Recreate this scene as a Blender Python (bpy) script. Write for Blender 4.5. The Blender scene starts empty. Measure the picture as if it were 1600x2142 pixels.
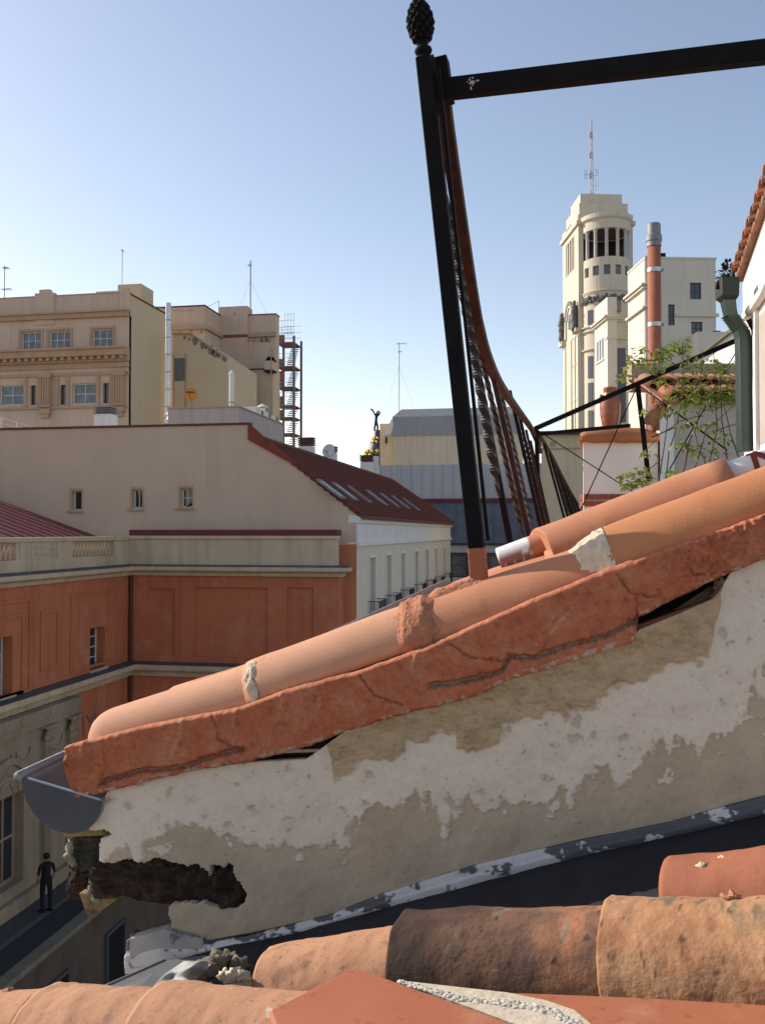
import bpy, bmesh, math, random
from mathutils import Vector, Matrix, noise
random.seed(7)
R = math.radians
SC = bpy.context.scene
COL = SC.collection

# ------------------------------------------------------------------ camera
H = 11.5                      # eye height above the street terrace
FPX = 1944.0                  # focal length in photo pixels (1600 x 2142)
YAW, PITCH = R(10.5), R(1.24)
CAM = Vector((0, 0, H))
FW_ = Vector((-math.sin(YAW)*math.cos(PITCH), math.cos(YAW)*math.cos(PITCH), math.sin(PITCH)))
RT_ = Vector((math.cos(YAW), math.sin(YAW), 0))
UP_ = RT_.cross(FW_)
cd = bpy.data.cameras.new('camera'); cam = bpy.data.objects.new('camera', cd); COL.objects.link(cam)
cd.sensor_fit = 'VERTICAL'; cd.sensor_height = 36.0; cd.sensor_width = 36.0
cd.lens = 36.0*FPX/2142.0; cd.clip_start = 0.05; cd.clip_end = 6000
cam.location = CAM
cam.rotation_euler = Matrix((RT_, UP_, -FW_)).transposed().to_euler()
SC.camera = cam
SC.render.resolution_x, SC.render.resolution_y = 764, 1024

# ------------------------------------------------------------------ sky, sun, exposure
SUN_EL = R(30); SUN_DIR = Vector((-0.955, 0.30, 0)).normalized()
SUN_AZ = math.atan2(SUN_DIR.x, SUN_DIR.y)
world = bpy.data.worlds.new('World'); SC.world = world; world.use_nodes = True
nt = world.node_tree; nt.nodes.clear()
sky = nt.nodes.new('ShaderNodeTexSky'); sky.sky_type = 'NISHITA'; sky.sun_disc = False
sky.sun_elevation = SUN_EL; sky.sun_rotation = SUN_AZ
sky.altitude = 650; sky.air_density = 1.0; sky.dust_density = 0.9; sky.ozone_density = 1.6
bg = nt.nodes.new('ShaderNodeBackground'); bg.inputs['Strength'].default_value = 0.125
wo = nt.nodes.new('ShaderNodeOutputWorld')
wbn = nt.nodes.new('ShaderNodeMix'); wbn.data_type = 'RGBA'; wbn.blend_type = 'MULTIPLY'; wbn.inputs[0].default_value = 1.0
wbn.inputs[7].default_value = (1.22, 1.0, 0.86, 1)      # daylight white balance, the same over the whole sky
nt.links.new(sky.outputs[0], wbn.inputs[6]); nt.links.new(wbn.outputs[2], bg.inputs[0]); nt.links.new(bg.outputs[0], wo.inputs[0])
sd = bpy.data.lights.new('sun', 'SUN'); sd.energy = 3.3; sd.angle = R(0.53); sd.color = (1.0, 0.93, 0.82)
sun = bpy.data.objects.new('sun', sd); COL.objects.link(sun)
sv = Vector((SUN_DIR.x*math.cos(SUN_EL), SUN_DIR.y*math.cos(SUN_EL), math.sin(SUN_EL)))
sun.rotation_euler = (-sv).to_track_quat('-Z', 'Y').to_euler(); sun.location = sv*60+CAM
SC.view_settings.view_transform = 'Standard'; SC.view_settings.look = 'None'
SC.view_settings.exposure = 0.76; SC.view_settings.gamma = 1.0; SC.view_settings.use_curve_mapping = False

# ------------------------------------------------------------------ photo pixel -> place
def ray(px, py):
    return FW_ + RT_*((px-800.0)/FPX) + UP_*((1071.0-py)/FPX)
def at(px, py, d):                       # at a distance along the level view axis
    r = ray(px, py); f = Vector((-math.sin(YAW), math.cos(YAW), 0))
    return CAM + r*(d/r.dot(f))
def onX(px, py, X): r = ray(px, py); return CAM + r*(X/r.x)
def onY(px, py, Y): r = ray(px, py); return CAM + r*(Y/r.y)
def onZ(px, py, Z): r = ray(px, py); return CAM + r*((Z-H)/r.z)
def onP(px, py, p, n): r = ray(px, py); return CAM + r*((p-CAM).dot(n)/r.dot(n))
def cw(x, y, z):                         # camera-level frame -> world, z above the eye
    return Vector((x*math.cos(YAW)-y*math.sin(YAW), x*math.sin(YAW)+y*math.cos(YAW), z+H))

# ------------------------------------------------------------------ mesh building
BASE = {}
class MB:
    def __init__(s): s.v = []; s.f = []
    def add(s, vs, fs):
        o = len(s.v); s.v += [Vector(p) for p in vs]; s.f += [[i+o for i in f] for f in fs]; return s
    def hexa(s, p):    # 8 corners: bottom ring 0-3, top ring 4-7
        return s.add(p, [(3,2,1,0),(4,5,6,7),(0,1,5,4),(1,2,6,5),(2,3,7,6),(3,0,4,7)])
    def box(s, x0, x1, y0, y1, z0, z1):
        return s.hexa([(x0,y0,z0),(x1,y0,z0),(x1,y1,z0),(x0,y1,z0),(x0,y0,z1),(x1,y0,z1),(x1,y1,z1),(x0,y1,z1)])
    def obox(s, o, a, b, c):   # corner and three edge vectors
        o, a, b, c = map(Vector, (o, a, b, c))
        return s.hexa([o, o+a, o+a+b, o+b, o+c, o+a+c, o+a+b+c, o+b+c])
    def bar(s, p, q, w, h, up=(0,0,1)):
        p, q = Vector(p), Vector(q); d = (q-p).normalized(); up = Vector(up)
        x = d.cross(up)
        if x.length < 1e-4: x = d.cross(Vector((1,0,0)))
        x.normalize(); y = x.cross(d)
        a, b = x*w/2, y*h/2
        return s.hexa([p-a-b, p+a-b, p+a+b, p-a+b, q-a-b, q+a-b, q+a+b, q-a+b])
    def tube(s, pts, r, n=8, twist=0, sq=False):
        pts = [Vector(p) for p in pts]; N = len(pts); rs = r if isinstance(r, (list, tuple)) else [r]*N
        d0 = (pts[1]-pts[0]).normalized(); ref = Vector((0,0,1)) if abs(d0.z) < .9 else Vector((1,0,0))
        vs = []; fs = []
        for i, p in enumerate(pts):
            d = (pts[min(i+1, N-1)]-pts[max(i-1, 0)]).normalized()
            x = d.cross(ref).normalized(); y = x.cross(d)
            for k in range(n):
                a = 2*math.pi*k/n + twist*i
                vs.append(p+(x*math.cos(a)+y*math.sin(a))*rs[i])
        for i in range(N-1):
            for k in range(n):
                k2 = (k+1) % n; fs.append((i*n+k, i*n+k2, (i+1)*n+k2, (i+1)*n+k))
        fs.append(tuple(range(n))[::-1]); fs.append(tuple((N-1)*n+k for k in range(n)))
        return s.add(vs, fs)
    def lathe(s, c, prof, n=16, axis=(0,0,1), a0=0, a1=2*math.pi):
        c = Vector(c); ax = Vector(axis).normalized(); ref = Vector((1,0,0)) if abs(ax.x) < .9 else Vector((0,1,0))
        x = (ref-ax*ref.dot(ax)).normalized(); y = ax.cross(x)
        full = abs(a1-a0-2*math.pi) < 1e-6; m = n if full else n+1
        vs = []; fs = []
        for r, z in prof:
            for k in range(m):
                a = a0+(a1-a0)*k/n
                vs.append(c+ax*z+(x*math.cos(a)+y*math.sin(a))*max(r, 1e-4))
        for i in range(len(prof)-1):
            for k in range(n):
                k2 = (k+1) % m; fs.append((i*m+k, i*m+k2, (i+1)*m+k2, (i+1)*m+k))
        if full:
            fs.append(tuple(range(m))[::-1]); fs.append(tuple((len(prof)-1)*m+k for k in range(m)))
        return s.add(vs, fs)
    def prism(s, poly, ext):
        poly = [Vector(p) for p in poly]; e = Vector(ext); n = len(poly)
        return s.add(poly+[p+e for p in poly], [tuple(range(n))[::-1], tuple(range(n, 2*n))] +
                     [(i, (i+1) % n, n+(i+1) % n, n+i) for i in range(n)])
    def ball(s, c, r, n=8, m=6, sc=(1,1,1), jit=0, seed=0):
        c = Vector(c); vs = []; fs = []
        for i in range(m+1):
            t = math.pi*i/m
            for k in range(n):
                a = 2*math.pi*k/n
                d = Vector((math.sin(t)*math.cos(a), math.sin(t)*math.sin(a), math.cos(t)))
                j = 1+jit*noise.noise(d*2.3+Vector((seed*3.1, seed, 0)))
                vs.append(c+Vector((d.x*sc[0], d.y*sc[1], d.z*sc[2]))*r*j)
        for i in range(m):
            for k in range(n):
                fs.append((i*n+k, (i+1)*n+k, (i+1)*n+(k+1) % n, i*n+(k+1) % n))
        return s.add(vs, fs)
    def build(s, name, mat, parent=None, smooth=False, bevel=0, keepn=False, uv=None, cols=None, solid=0):
        base = BASE.get(parent.name, Vector()) if parent else Vector()
        me = bpy.data.meshes.new(name)
        me.from_pydata([tuple(p-base) for p in s.v], [], s.f)
        if not keepn:
            b = bmesh.new(); b.from_mesh(me)
            bmesh.ops.recalc_face_normals(b, faces=b.faces); b.to_mesh(me); b.free()
        if cols:
            at_ = me.attributes.new('Col', 'FLOAT_COLOR', 'POINT')
            for i, c in enumerate(cols): at_.data[i].color = (c[0], c[1], c[2], 1)
        me.materials.append(mat)
        if smooth:
            for p in me.polygons: p.use_smooth = True
        o = bpy.data.objects.new(name, me); COL.objects.link(o)
        if parent: o.parent = parent
        BASE[o.name] = base
        if solid:
            m = o.modifiers.new('solid', 'SOLIDIFY'); m.thickness = abs(solid); m.offset = -1 if solid > 0 else 1
        if bevel:
            m = o.modifiers.new('bevel', 'BEVEL'); m.width = bevel; m.segments = 2; m.limit_method = 'ANGLE'
        return o

def thicken(m, vec):
    """give an open grid real depth: copy it by vec and close its rim"""
    use = {}
    for f in m.f:
        for i in range(len(f)):
            e = (f[i], f[(i+1) % len(f)]); k = (min(e), max(e)); use.setdefault(k, []).append(e)
    n = len(m.v); m.v += [p+vec for p in m.v]; F = list(m.f)
    m.f += [tuple(i+n for i in f)[::-1] for f in F]
    for k, es in use.items():
        if len(es) == 1: a, b = es[0]; m.f.append((b, a, a+n, b+n))
    return m
def prune(m, cols=None):
    """drop unused vertices"""
    used = sorted({i for f in m.f for i in f}); ix = {o: i for i, o in enumerate(used)}
    m.v = [m.v[i] for i in used]; m.f = [tuple(ix[i] for i in f) for f in m.f]
    return [cols[i] for i in used] if cols else None
def tag(o, label, cat=None, group=None, kind=None):
    if label: o['label'] = label
    if cat: o['category'] = cat
    if group: o['group'] = group
    if kind: o['kind'] = kind
    return o
def thing(name, label, cat, loc, group=None):
    o = bpy.data.objects.new(name, None); COL.objects.link(o); o.empty_display_size = .1
    o.location = loc; BASE[o.name] = Vector(loc)
    return tag(o, label, cat, group)
def copy_tree(o, parent=None):
    c = o.copy(); COL.objects.link(c)
    if parent: c.parent = parent
    BASE[c.name] = BASE.get(o.name, Vector())
    for ch in [x for x in bpy.data.objects if x.parent == o]: copy_tree(ch, c)
    return c

def wall_open(mb, P0, U, V, N, w, h, ops, th):
    """a wall face with openings: face at P0, reveals th deep (against N), closed outer edge"""
    P0, U, V, N = map(Vector, (P0, U, V, N))
    us = sorted(set([0, w]+[min(max(q, 0), w) for o in ops for q in o[:2]]))
    vs = sorted(set([0, h]+[min(max(q, 0), h) for o in ops for q in o[2:4]]))
    P = lambda u, v, d=0: P0+U*u+V*v-N*d
    for i in range(len(us)-1):
        for j in range(len(vs)-1):
            cu, cv = (us[i]+us[i+1])/2, (vs[j]+vs[j+1])/2
            if any(o[0] < cu < o[1] and o[2] < cv < o[3] for o in ops): continue
            mb.add([P(us[i], vs[j]), P(us[i+1], vs[j]), P(us[i+1], vs[j+1]), P(us[i], vs[j+1])], [(0,1,2,3)])
    for (a, b, c, d) in [o[:4] for o in ops]:
        mb.add([P(a,c), P(a,d), P(a,d,th), P(a,c,th)], [(0,1,2,3)])
        mb.add([P(b,c), P(b,c,th), P(b,d,th), P(b,d)], [(0,1,2,3)])
        mb.add([P(a,d), P(b,d), P(b,d,th), P(a,d,th)], [(0,1,2,3)])
        mb.add([P(a,c), P(a,c,th), P(b,c,th), P(b,c)], [(0,1,2,3)])
    for (a, c, b, d) in ((0,0,w,0), (w,0,w,h), (w,h,0,h), (0,h,0,0)):
        mb.add([P(a,c), P(a,c,th), P(b,d,th), P(b,d)], [(0,1,2,3)])
    return mb

def window(root, P0, U, V, N, op, rec, fm, pm, nx=2, ny=1, fw=.06, sill=None, name='window'):
    P0, U, V, N = map(Vector, (P0, U, V, N)); a, b, c, d = op[:4]
    m = MB(); O = P0+U*a+V*c-N*rec; W, Hh = b-a, d-c; t = -N*.05
    m.obox(O, U*fw, V*Hh, t); m.obox(O+U*(W-fw), U*fw, V*Hh, t)
    m.obox(O+U*fw, U*(W-2*fw), V*fw, t); m.obox(O+U*fw+V*(Hh-fw), U*(W-2*fw), V*fw, t)
    mw = fw*.6
    for i in range(1, nx): m.obox(O+U*(W*i/nx-mw/2)+V*fw+N*.004, U*mw, V*(Hh-2*fw), t*.8)
    for j in range(1, ny): m.obox(O+U*fw+V*(Hh*j/ny-mw/2)+N*.002, U*(W-2*fw), V*mw, t*.8)
    w = m.build(name, fm, root)
    MB().obox(O-N*.035+U*fw*.5+V*fw*.5, U*(W-fw), V*(Hh-fw), -N*.02).build('pane', pm, w)
    if sill:
        MB().obox(P0+U*(a-.08)+V*(c-.1), U*(W+.16), V*.1, N*.1).build('sill', sill, w)
    return w

# ------------------------------------------------------------------ materials
def newmat(name):
    m = bpy.data.materials.new(name); m.use_nodes = True
    return m, m.node_tree, m.node_tree.nodes['Principled BSDF']
def pm(name, c1, c2=None, scale=4, rough=.85, bump=.2, bscale=30, streak=0, metal=0, spec=.3, c3=None, c3amt=.5, c3scale=1.5, bdist=.01, stretch=(1,1,1), detail=6, pits=0, pitscale=120, pitcol=None):
    m, t, b = newmat(name); N = t.nodes; L = t.links
    b.inputs['Roughness'].default_value = rough; b.inputs['Metallic'].default_value = metal
    b.inputs['Specular IOR Level'].default_value = spec
    tc = N.new('ShaderNodeTexCoord'); mp = N.new('ShaderNodeMapping'); mp.inputs['Scale'].default_value = stretch
    L.new(tc.outputs['Object'], mp.inputs[0])
    c2 = c2 or tuple(x*.75 for x in c1)
    n1 = N.new('ShaderNodeTexNoise'); n1.inputs['Scale'].default_value = scale; n1.inputs['Detail'].default_value = detail
    n1.inputs['Roughness'].default_value = .65
    L.new(mp.outputs[0], n1.inputs['Vector'])
    r1 = N.new('ShaderNodeValToRGB'); r1.color_ramp.elements[0].position = .32; r1.color_ramp.elements[1].position = .68
    r1.color_ramp.elements[0].color = (*c2, 1); r1.color_ramp.elements[1].color = (*c1, 1)
    L.new(n1.outputs[0], r1.inputs[0]); out = r1.outputs[0]
    def mix(fac, col, src, blend='MIX'):
        x = N.new('ShaderNodeMix'); x.data_type = 'RGBA'; x.blend_type = blend
        L.new(fac, x.inputs[0]); L.new(src, x.inputs[6]); x.inputs[7].default_value = (*col, 1); return x.outputs[2]
    if c3:
        n2 = N.new('ShaderNodeTexNoise'); n2.inputs['Scale'].default_value = c3scale; n2.inputs['Detail'].default_value = 8
        n2.inputs['Roughness'].default_value = .7
        L.new(mp.outputs[0], n2.inputs['Vector'])
        r2 = N.new('ShaderNodeValToRGB'); r2.color_ramp.elements[0].position = 1-c3amt-.04; r2.color_ramp.elements[1].position = 1-c3amt+.04
        L.new(n2.outputs[0], r2.inputs[0]); out = mix(r2.outputs[0], c3, out)
    if streak:
        m2 = N.new('ShaderNodeMapping'); m2.inputs['Scale'].default_value = (3.2, 3.2, .16)
        L.new(tc.outputs['Object'], m2.inputs[0])
        n3 = N.new('ShaderNodeTexNoise'); n3.inputs['Scale'].default_value = 1.0; n3.inputs['Detail'].default_value = 5
        L.new(m2.outputs[0], n3.inputs['Vector'])
        r3 = N.new('ShaderNodeValToRGB'); r3.color_ramp.elements[0].position = .48; r3.color_ramp.elements[1].position = .78
        r3.color_ramp.elements[1].color = (streak, streak, streak, 1)
        L.new(n3.outputs[0], r3.inputs[0]); out = mix(r3.outputs[0], tuple(x*.45 for x in c1), out)
    if pits:
        n4 = N.new('ShaderNodeTexNoise'); n4.inputs['Scale'].default_value = pitscale; n4.inputs['Detail'].default_value = 3
        L.new(tc.outputs['Object'], n4.inputs['Vector'])
        r4 = N.new('ShaderNodeValToRGB'); r4.color_ramp.elements[0].position = .62; r4.color_ramp.elements[1].position = .70
        r4.color_ramp.elements[1].color = (pits, pits, pits, 1)
        L.new(n4.outputs[0], r4.inputs[0]); out = mix(r4.outputs[0], pitcol or tuple(x*.4 for x in c1), out)
    L.new(out, b.inputs['Base Color'])
    if bump:
        nb = N.new('ShaderNodeTexNoise'); nb.inputs['Scale'].default_value = bscale; nb.inputs['Detail'].default_value = 8
        L.new(mp.outputs[0], nb.inputs['Vector'])
        bp = N.new('ShaderNodeBump'); bp.inputs['Strength'].default_value = bump; bp.inputs['Distance'].default_value = bdist
        L.new(nb.outputs[0], bp.inputs['Height']); L.new(bp.outputs[0], b.inputs['Normal'])
    return m
def vcol(name, rough=.9, bscale=160, bump=.5, bdist=.004, grain=.25, gscale=60):
    """vertex-coloured surface with fine grain"""
    m, t, b = newmat(name); N = t.nodes; L = t.links
    b.inputs['Roughness'].default_value = rough; b.inputs['Specular IOR Level'].default_value = .25
    a = N.new('ShaderNodeAttribute'); a.attribute_name = 'Col'
    tc = N.new('ShaderNodeTexCoord'); n = N.new('ShaderNodeTexNoise'); n.inputs['Scale'].default_value = gscale
    n.inputs['Detail'].default_value = 8; n.inputs['Roughness'].default_value = .75
    L.new(tc.outputs['Object'], n.inputs['Vector'])
    mr = N.new('ShaderNodeMapRange'); mr.inputs[1].default_value = .25; mr.inputs[2].default_value = .75
    mr.inputs[3].default_value = 1-grain; mr.inputs[4].default_value = 1+grain
    L.new(n.outputs[0], mr.inputs[0])
    x = N.new('ShaderNodeMix'); x.data_type = 'RGBA'; x.blend_type = 'MULTIPLY'; x.inputs[0].default_value = 1
    L.new(a.outputs['Color'], x.inputs[6]); L.new(mr.outputs[0], x.inputs[7]); L.new(x.outputs[2], b.inputs['Base Color'])
    nb = N.new('ShaderNodeTexNoise'); nb.inputs['Scale'].default_value = bscale; nb.inputs['Detail'].default_value = 8
    L.new(tc.outputs['Object'], nb.inputs['Vector'])
    bp = N.new('ShaderNodeBump'); bp.inputs['Strength'].default_value = bump; bp.inputs['Distance'].default_value = bdist
    L.new(nb.outputs[0], bp.inputs['Height']); L.new(bp.outputs[0], b.inputs['Normal'])
    return m
def glass(name, c=(.03,.035,.045), rough=.08):
    return pm(name, c, tuple(x*.6 for x in c), 1.5, rough, 0, spec=.8)

M = {}
M['gable'] = pm('gable_stucco', (.575,.435,.325), (.53,.395,.29), .6, .95, .15, 40, streak=.16)
M['salmon'] = pm('salmon_stucco', (.55,.21,.11), (.48,.17,.09), .7, .95, .15, 40, streak=.3)
M['red'] = pm('red_stucco', (.52,.172,.082), (.44,.14,.068), .5, .95, .15, 40, streak=.45, c3=(.50,.19,.11), c3amt=.42, c3scale=.8)
M['stone'] = pm('pale_stone', (.58,.46,.32), (.48,.37,.25), .8, .9, .2, 25, streak=.5)
M['stone_shade'] = pm('shaded_stone', (.36,.285,.195), (.26,.205,.14), .8, .9, .2, 25, streak=.5)  # same stone, darkened to paint the deeper shade of the ground floor
M['lead'] = pm('lead_cover', (.10,.10,.115), (.07,.07,.08), 2, .6, .1, 20)
M['burgundy'] = pm('burgundy_sheet', (.15,.03,.035), (.11,.025,.03), 1.5, .6, .1, 20)
M['white'] = pm('white_render', (.72,.71,.68), (.66,.65,.62), .8, .9, .1, 30, streak=.15)
M['cream'] = pm('cream_render', (.66,.53,.36), (.60,.47,.31), .8, .9, .1, 30, streak=.2)
M['offwhite'] = pm('offwhite_render', (.68,.61,.50), (.62,.55,.45), .8, .9, .1, 30, streak=.2)
M['patina'] = pm('grey_bronze', (.17,.17,.155), (.11,.11,.10), 3, .7, .1)
M['city'] = pm('city_ground', (.24,.205,.165), (.17,.15,.125), .08, .95, .1, 3)
M['beige'] = pm('beige_render', (.60,.45,.345), (.53,.40,.305), .7, .95, .15, 30, streak=.3)
M['ochre'] = pm('ochre_render', (.60,.48,.32), (.56,.44,.29), .5, .95, .15, 30, streak=.1)
M['ochre_trim'] = pm('ochre_trim', (.48,.33,.22), (.42,.28,.19), .7, .95, .1, 30, streak=.3)
M['roof'] = pm('red_roof_tile', (.17,.058,.042), (.115,.042,.032), 6, .85, .4, 30, c3=(.12,.04,.03), c3amt=.4, c3scale=9)
M['pane'] = glass('window_glass')
M['pane_b'] = pm('curtained_glass', (.16,.18,.20), (.05,.06,.08), 2.2, .15, 0, spec=.7)
M['blind'] = pm('rolled_blind', (.40,.37,.34), (.35,.32,.30), 3, .8, .1, 30)
M['frame'] = pm('white_frame', (.68,.68,.66), (.6,.6,.58), 4, .6, .05)
M['dframe'] = pm('dark_frame', (.05,.05,.055), (.035,.035,.04), 4, .6, .05)
M['iron'] = pm('black_iron', (.010,.009,.010), (.006,.005,.006), 14, .8, .5, 120, spec=.12, c3=(.020,.011,.008), c3amt=.34, c3scale=22, bdist=.002)
M['rust'] = pm('rusty_iron', (.050,.018,.011), (.024,.011,.009), 18, .85, .6, 140, c3=(.014,.010,.010), c3amt=.48, c3scale=14, bdist=.002)
M['twist'] = pm('worn_iron', (.03,.026,.024), (.016,.014,.014), 20, .6, .4, 120, c3=(.20,.18,.16), c3amt=.36, c3scale=16, bdist=.002)
M['chip'] = pm('pale_scuff', (.5,.46,.38), (.4,.36,.3), 40, .9, .3, 90)
M['zinc'] = pm('zinc_sheet', (.24,.245,.25), (.17,.175,.18), 5, .5, .15, 40, metal=.2, spec=.5)
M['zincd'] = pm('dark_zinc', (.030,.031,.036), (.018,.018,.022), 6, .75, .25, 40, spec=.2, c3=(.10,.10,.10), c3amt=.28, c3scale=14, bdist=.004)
M['steel'] = pm('galvanised_steel', (.55,.56,.57), (.42,.43,.44), 5, .35, .05, metal=.7, spec=.5)
M['wire'] = pm('antenna_metal', (.14,.14,.15), (.10,.10,.11), 4, .5, 0, metal=.4)
M['slate'] = pm('slate_sheet', (.13,.15,.19), (.10,.12,.15), 1.0, .55, .1, 20, streak=.3)
M['greymetal'] = pm('grey_sheet', (.30,.30,.315), (.27,.27,.28), .5, .6, .05, streak=.15)
M['palemetal'] = pm('pale_sheet', (.47,.48,.50), (.43,.44,.46), .6, .7, .05, streak=.25)
M['asphalt'] = pm('asphalt', (.055,.056,.062), (.042,.043,.048), 3, .9, .3, 40)
M['paving'] = pm('paving_stone', (.085,.083,.085), (.068,.067,.07), 2, .9, .3, 30)
M['kerb'] = pm('kerb_stone', (.22,.20,.15), (.16,.145,.11), 2, .9, .3, 30)
M['dark'] = pm('dark_interior', (.012,.011,.012), None, 4, .95, 0)
X3, Y3, Z3 = Vector((1,0,0)), Vector((0,1,0)), Vector((0,0,1))
# ================================================================== ground
LOW = -3.2
XP, YR = -16.3, 33.9            # palace street front, palace return wall
tag(MB().box(-3000, 3000, -600, 3500, LOW-.5, LOW).build('ground', M['city']), None, kind='structure')
tag(MB().box(XP-.5, -15.15, -20, 36, LOW, .12).build('pavement', M['paving']), None, kind='structure')
tag(MB().box(-15.0, -13.95, -20, 36, LOW+.01, 0).build('road', M['asphalt']), None, kind='structure')
kb = MB()
tag(kb.box(-15.15, -15.0, -20, 36, LOW+.02, .13).build('kerb', M['paving'], bevel=.02), None, kind='structure')
rw = thing('retaining_wall', 'brown retaining wall with pale stone coping below the street terrace', 'wall', (-13.8, 20, LOW))
MB().box(-13.95, -13.7, -10, 36, LOW, -.06).build('wall', pm('brown_masonry', (.13,.095,.07), (.08,.06,.045), 1.2, .95, .4, 12, streak=.4), rw)
y = 8.0
k = 0
while y < 35:
    MB().box(-14.02, -13.62, y, y+.985, -.06, .09).build('coping_stone', M['kerb'], rw); y += 1.0
M['bronze_dark'] = pm('dark_bronze', (.035,.04,.04), (.02,.025,.025), 3, .5, .1)
# dim court below the wall: doors and bins in the gloom
for i, (yy, w_) in enumerate(((19.2, 1.1), (23.4, 1.2), (27.0, 1.1))):
    d = thing('court_door', ['plain dark door low in the retaining wall', 'dark door low in the retaining wall beneath the coping', 'dark door in the retaining wall nearest the palace'][i], 'door', (-13.7, yy, LOW))
    MB().box(-13.70, -13.64, yy, yy+w_, LOW, LOW+2.2).build('door_leaf', M['dark'], d)
    f = MB(); f.box(-13.70, -13.6, yy-.1, yy, LOW, LOW+2.3); f.box(-13.70, -13.6, yy+w_, yy+w_+.1, LOW, LOW+2.3); f.box(-13.70, -13.6, yy, yy+w_, LOW+2.2, LOW+2.3)
    f.build('door_frame', M['paving'], d)

# ================================================================== red palace
pal = thing('palace', 'terracotta red palace with pale stone balustrade, cornices and blind wall panels', 'building', (XP, 26, 0))
zt = onX(268, 1122, XP).z; zp = onX(268, 1184, XP).z; zcb = onX(268, 1203, XP).z
zl = onX(268, 1384, XP).z; zlb = onX(268, 1412, XP).z
Y0 = 16.0
pX = lambda px, py: onX(px, py, XP)
def opX(px0, py0, px1, py1):      # opening on the street front from photo pixels -> (u0,u1,v0,v1), u = Y - Y0
    a, b = pX(px0, (py0+py1)/2), pX(px1, (py0+py1)/2); c = pX((px0+px1)/2, py1).z; d = pX((px0+px1)/2, py0).z
    return (a.y-Y0, b.y-Y0, c, d)
w1 = opX(-32, 1335, 27, 1462); w2 = opX(189, 1312, 220, 1398)
w0 = (w1[0]-5.4, w1[1]-5.4, w1[2], w1[3])
ops = [(o[0], o[1], o[2]-zl, o[3]-zl) for o in (w0, w1, w2)]
mb = wall_open(MB(), (XP, Y0, zl), Y3, Z3, X3, YR-Y0, zcb-zl, ops, .45)
mb.build('upper_wall', M['red'], pal)
for i, o in enumerate(ops):
    window(pal, (XP, Y0, zl), Y3, Z3, X3, o, .34, M['frame'], M['pane'], 2, 4 if i == 2 else 3, .05, sill=M['stone'])
# raised mouldings around blind panels on the street front
def frame_strip(root, P, U, V, N, u0, u1, v0, v1, t, d, mat, name='panel_moulding'):
    m = MB(); O = Vector(P)
    m.obox(O+U*u0+V*v0, U*t, V*(v1-v0), N*d); m.obox(O+U*(u1-t)+V*v0, U*t, V*(v1-v0), N*d)
    m.obox(O+U*(u0+t)+V*v0, U*(u1-u0-2*t), V*t, N*d); m.obox(O+U*(u0+t)+V*(v1-t), U*(u1-u0-2*t), V*t, N*d)
    return m.build(name, mat, root)
P0 = (XP, Y0, 0)
for q in (opX(84, 1276, 121, 1400), opX(-55, 1258, 63, 1470), opX(-40, 1290, 48, 1468), opX(147, 1235, 262, 1392)):
    frame_strip(pal, P0, Y3, Z3, X3, q[0], q[1], max(q[2], zl+.02), q[3], .09, .05, M['red'])
# return wall facing the camera, three recessed panels
XR0 = XP; XR1 = onY(708, 1250, YR).x
pY = lambda px, py: onY(px, py, YR)
panels = [(310,1231,366,1388), (410,1229,560,1388), (600,1229,656,1388)]
pops = []
for a, b, c, d in panels:
    p, q = pY(a, 1300), pY(c, 1300); pops.append((p.x-XR0, q.x-XR0, zl+.25-zlb, pY((a+c)/2, b).z-zlb))
mb = wall_open(MB(), (XR0, YR, zlb), X3, Z3, -Y3, XR1-XR0, zcb-zlb, pops, .12)
mb.build('return_wall', M['red'], pal)
for (a, b, c, d) in pops:
    MB().box(XR0+a-.02, XR0+b+.02, YR+.1, YR+.14, zlb+c-.02, zlb+d+.02).build('blind_panel', M['red'], pal)
MB().box(XR0-.5, XR1, YR+.16, YR+.9, 0, zcb).build('inner_wall', M['red'], pal)
MB().box(XR0, XR1, YR, YR+.155, 0, zlb).build('lower_return_wall', M['red'], pal)
MB().box(XP-.5, XP-.46, Y0, YR+.1, 0, zcb).build('backing_wall', M['dark'], pal)
# cornices: main and intermediate, profiled, along both faces (mitred at the inner corner)
def cornice(z0, z1, proj, name, mat, topmat=None, x1=None):
    prof = [(0, z0), (proj*.35, z0), (proj*.45, z0+(z1-z0)*.35), (proj*.9, z0+(z1-z0)*.5), (proj, z0+(z1-z0)*.62), (proj, z1), (0, z1+.06)]
    m = MB(); n = len(prof); x1 = XR1+.1 if x1 is None else x1
    vs = []
    for d, z in prof: vs.append((XP+d, Y0-3, z))
    for d, z in prof: vs.append((XP+d, YR-d, z))
    for d, z in prof: vs.append((x1+d, YR-d, z))
    for d, z in prof: vs.append((x1+d, YR+.4, z))
    fs = []
    for s in range(3):
        for i in range(n-1): fs.append((s*n+i, s*n+i+1, (s+1)*n+i+1, (s+1)*n+i))
    m.add(vs, fs); o = m.build(name, mat, pal)
    if topmat:
        m = MB(); e = proj+.01
        m.add([(XP-.01, Y0-3, z1+.075), (XP+e, Y0-3, z1+.012), (XP+e, YR-e, z1+.012), (XP-.01, YR+.01, z1+.075),
               (x1+e, YR-e, z1+.012), (x1+e, YR+.4, z1+.012), (x1, YR+.4, z1+.075), (x1, YR+.01, z1+.075)], [(0,1,2,3), (3,2,4,7), (7,4,5,6)])
        m.build('lead_flashing', topmat, o)
    return o
cornice(zcb, zp, .42, 'main_cornice', M['stone'], M['lead'], x1=XR1+.02)
cornice(zlb, zl-.05, .45, 'string_cornice', M['stone'], M['lead'], x1=XR1+.3)
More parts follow.
